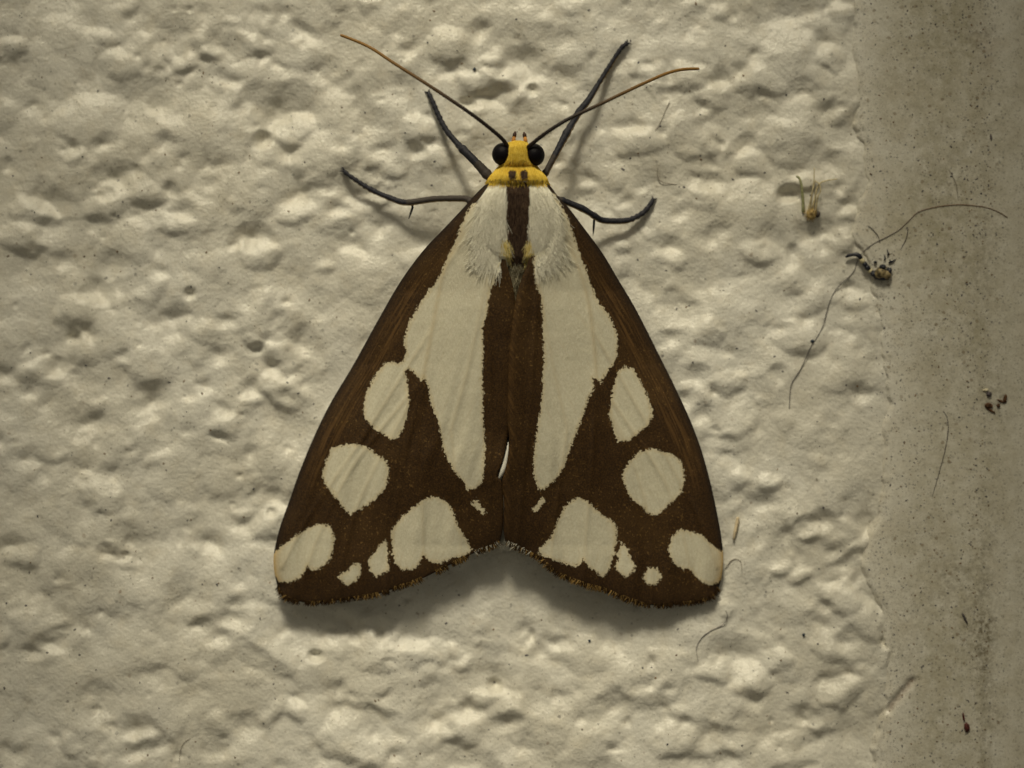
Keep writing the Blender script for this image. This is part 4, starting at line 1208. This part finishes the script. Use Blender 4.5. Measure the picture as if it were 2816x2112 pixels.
mesh_np('seed', V, F, M['seed'], fl, True)

# crumbs
M['crumb_brown'] = plain('brown_crumb', (0.10, 0.05, 0.025), 0.7, 0.2, 0.5, 8)
M['crumb_grey'] = plain('grey_crumb', (0.10, 0.085, 0.095), 0.7, 0.2, 0.4, 8)
M['crumb_red'] = plain('dark_red_crumb', (0.09, 0.022, 0.018), 0.5, 0.3, 0.4, 8)
M['crumb_white'] = plain('white_chip', (0.74, 0.68, 0.50), 0.6, 0.2)
G8 = lambda q: crop(2300, 1000, 3.318, [q])[0]
for k, (q, rx, ry, rot, mat, lab) in enumerate([
        (G8((1392, 280)), 7.5, 6.5, 0, 'crumb_grey', 'grey crumb beside the white paint chip on the trim'), (G8((1540, 320)), 6, 11, -.1, 'crumb_brown', 'largest upright brown crumb in the cluster on the trim edge'),
        (G8((1500, 342)), 11, 3, -.35, 'crumb_brown', 'thin slanted brown crumb touching the upright crumb'), (G8((1385, 380)), 8.5, 6.5, .4, 'crumb_brown', 'rough dark brown crumb below the grey crumb'), (G8((1413, 388)), 4.5, 5, 0, 'crumb_brown', 'small crumb touching the rough dark brown crumb'),
        (G8((1480, 383)), 5, 5.5, 0, 'crumb_brown', 'round lone brown crumb between the clustered crumbs'), (G8((1405, 425)), 17, 3, -.55, 'crumb_brown', 'long thin brown splinter at the foot of the crumb cluster'), (G8((1362, 242)), 8, 3.5, .1, 'crumb_white', 'white paint chip at the top of the crumb cluster'),
        ((2659, 2000), 8, 13, .15, 'crumb_red', 'dark red crumb on the trim, rounder of the red pair'), ((2650, 1972), 3, 12, .2, 'crumb_red', 'thin red splinter joined to the round red crumb'), ((2725, 377), 2.5, 8, .1, 'crumb_grey', 'narrow dark speck on the trim above the long hair end')]):
    g = ground(*q)
    dep = 0.5 * min(rx, ry) * K + 0.03
    V, F = ball_data(W(q[0], q[1], g + dep * 0.6), (rx * K * MM, dep * MM, ry * K * MM), 12, 8, 0.22, 40 + k, rot)
    tag(mesh_np('dirt_crumb', V, F, M[mat]), lab, 'crumb', 'crumbs stuck to the trim')
M['crumb_blue'] = plain('blue_black_grain', (0.03, 0.05, 0.075), 0.6, 0.3, 0.4, 8)
for k, (q, r, lab) in enumerate([((1305, 190), 4.6, 'blue-black grain on the stucco between the antennae'), ((2210, 1746), 4.2, 'lone round dark grain on open stucco away from the wing tip'),
                                 ((2234, 938), 4.8, 'blue-black grain touching the lower half of the long hair'), ((1621, 1762), 3.8, 'small dark grain on the stucco below the notch between the wings')]):
    V, F = ball_data(W(q[0], q[1], ground(*q) + 0.05), (r * K * MM, 0.08 * MM, r * 0.9 * K * MM), 10, 7, 0.15, 80 + k)
    tag(mesh_np('dirt_grain', V, F, M['crumb_blue']), lab, 'grain', 'dark grains on the stucco')

# fine grit: uncountable specks lying on both surfaces
M['grit_dark'] = plain('dark_grit', (0.06, 0.06, 0.075), 0.7, 0.2, 0.5, 4)
M['grit_brown'] = plain('brown_grit', (0.15, 0.095, 0.05), 0.7, 0.2, 0.5, 4)


def grit(n_strip, n_wall, mat, seed, label):
    r = random.Random(seed)
    V, F = [], []
    for k in range(n_strip + n_wall):
        if k < n_strip:
            px = 2395 + (330 * r.random() ** 0.85); py = r.uniform(-60, 2170)
            if r.random() < 0.2: px = 2690 + r.gauss(0, 22)
            s = 0.9 + 2.0 * r.random() ** 3
        else:
            px, py = r.uniform(-60, 2400), r.uniform(-60, 2170)
            if float(sdf(np.array([px]), np.array([py]), MOTH_POLY)[0]) > -4: continue
            s = 1.0 + 2.4 * r.random() ** 4
        g = ground(px, py)
        c = W(px, py, g + 0.010)
        an = r.uniform(0, 3.14); el = r.uniform(1, 2.0)
        b = len(V)
        for i in range(5):
            a = i * 6.283 / 5 + r.uniform(-.3, .3)
            x, z = math.cos(a) * s * el, math.sin(a) * s
            V.append((c[0] + (x * math.cos(an) - z * math.sin(an)) * K * MM, c[1] + 0.02 * MM, c[2] + (x * math.sin(an) + z * math.cos(an)) * K * MM))
        V.append((c[0], c[1] - s * 0.6 * K * MM, c[2]))
        for i in range(5):
            F.append((b + (i + 1) % 5, b + i, b + 5))
    o = mesh_np('grit', np.array(V), np.array(F), M[mat], None, True)
    tag(o, label, 'grit', kind='stuff')


grit(1300, 1100, 'grit_dark', 3, 'scattered dark specks of grit on the paint')
grit(1000, 600, 'grit_brown', 4, 'scattered brown specks of dirt on the paint')
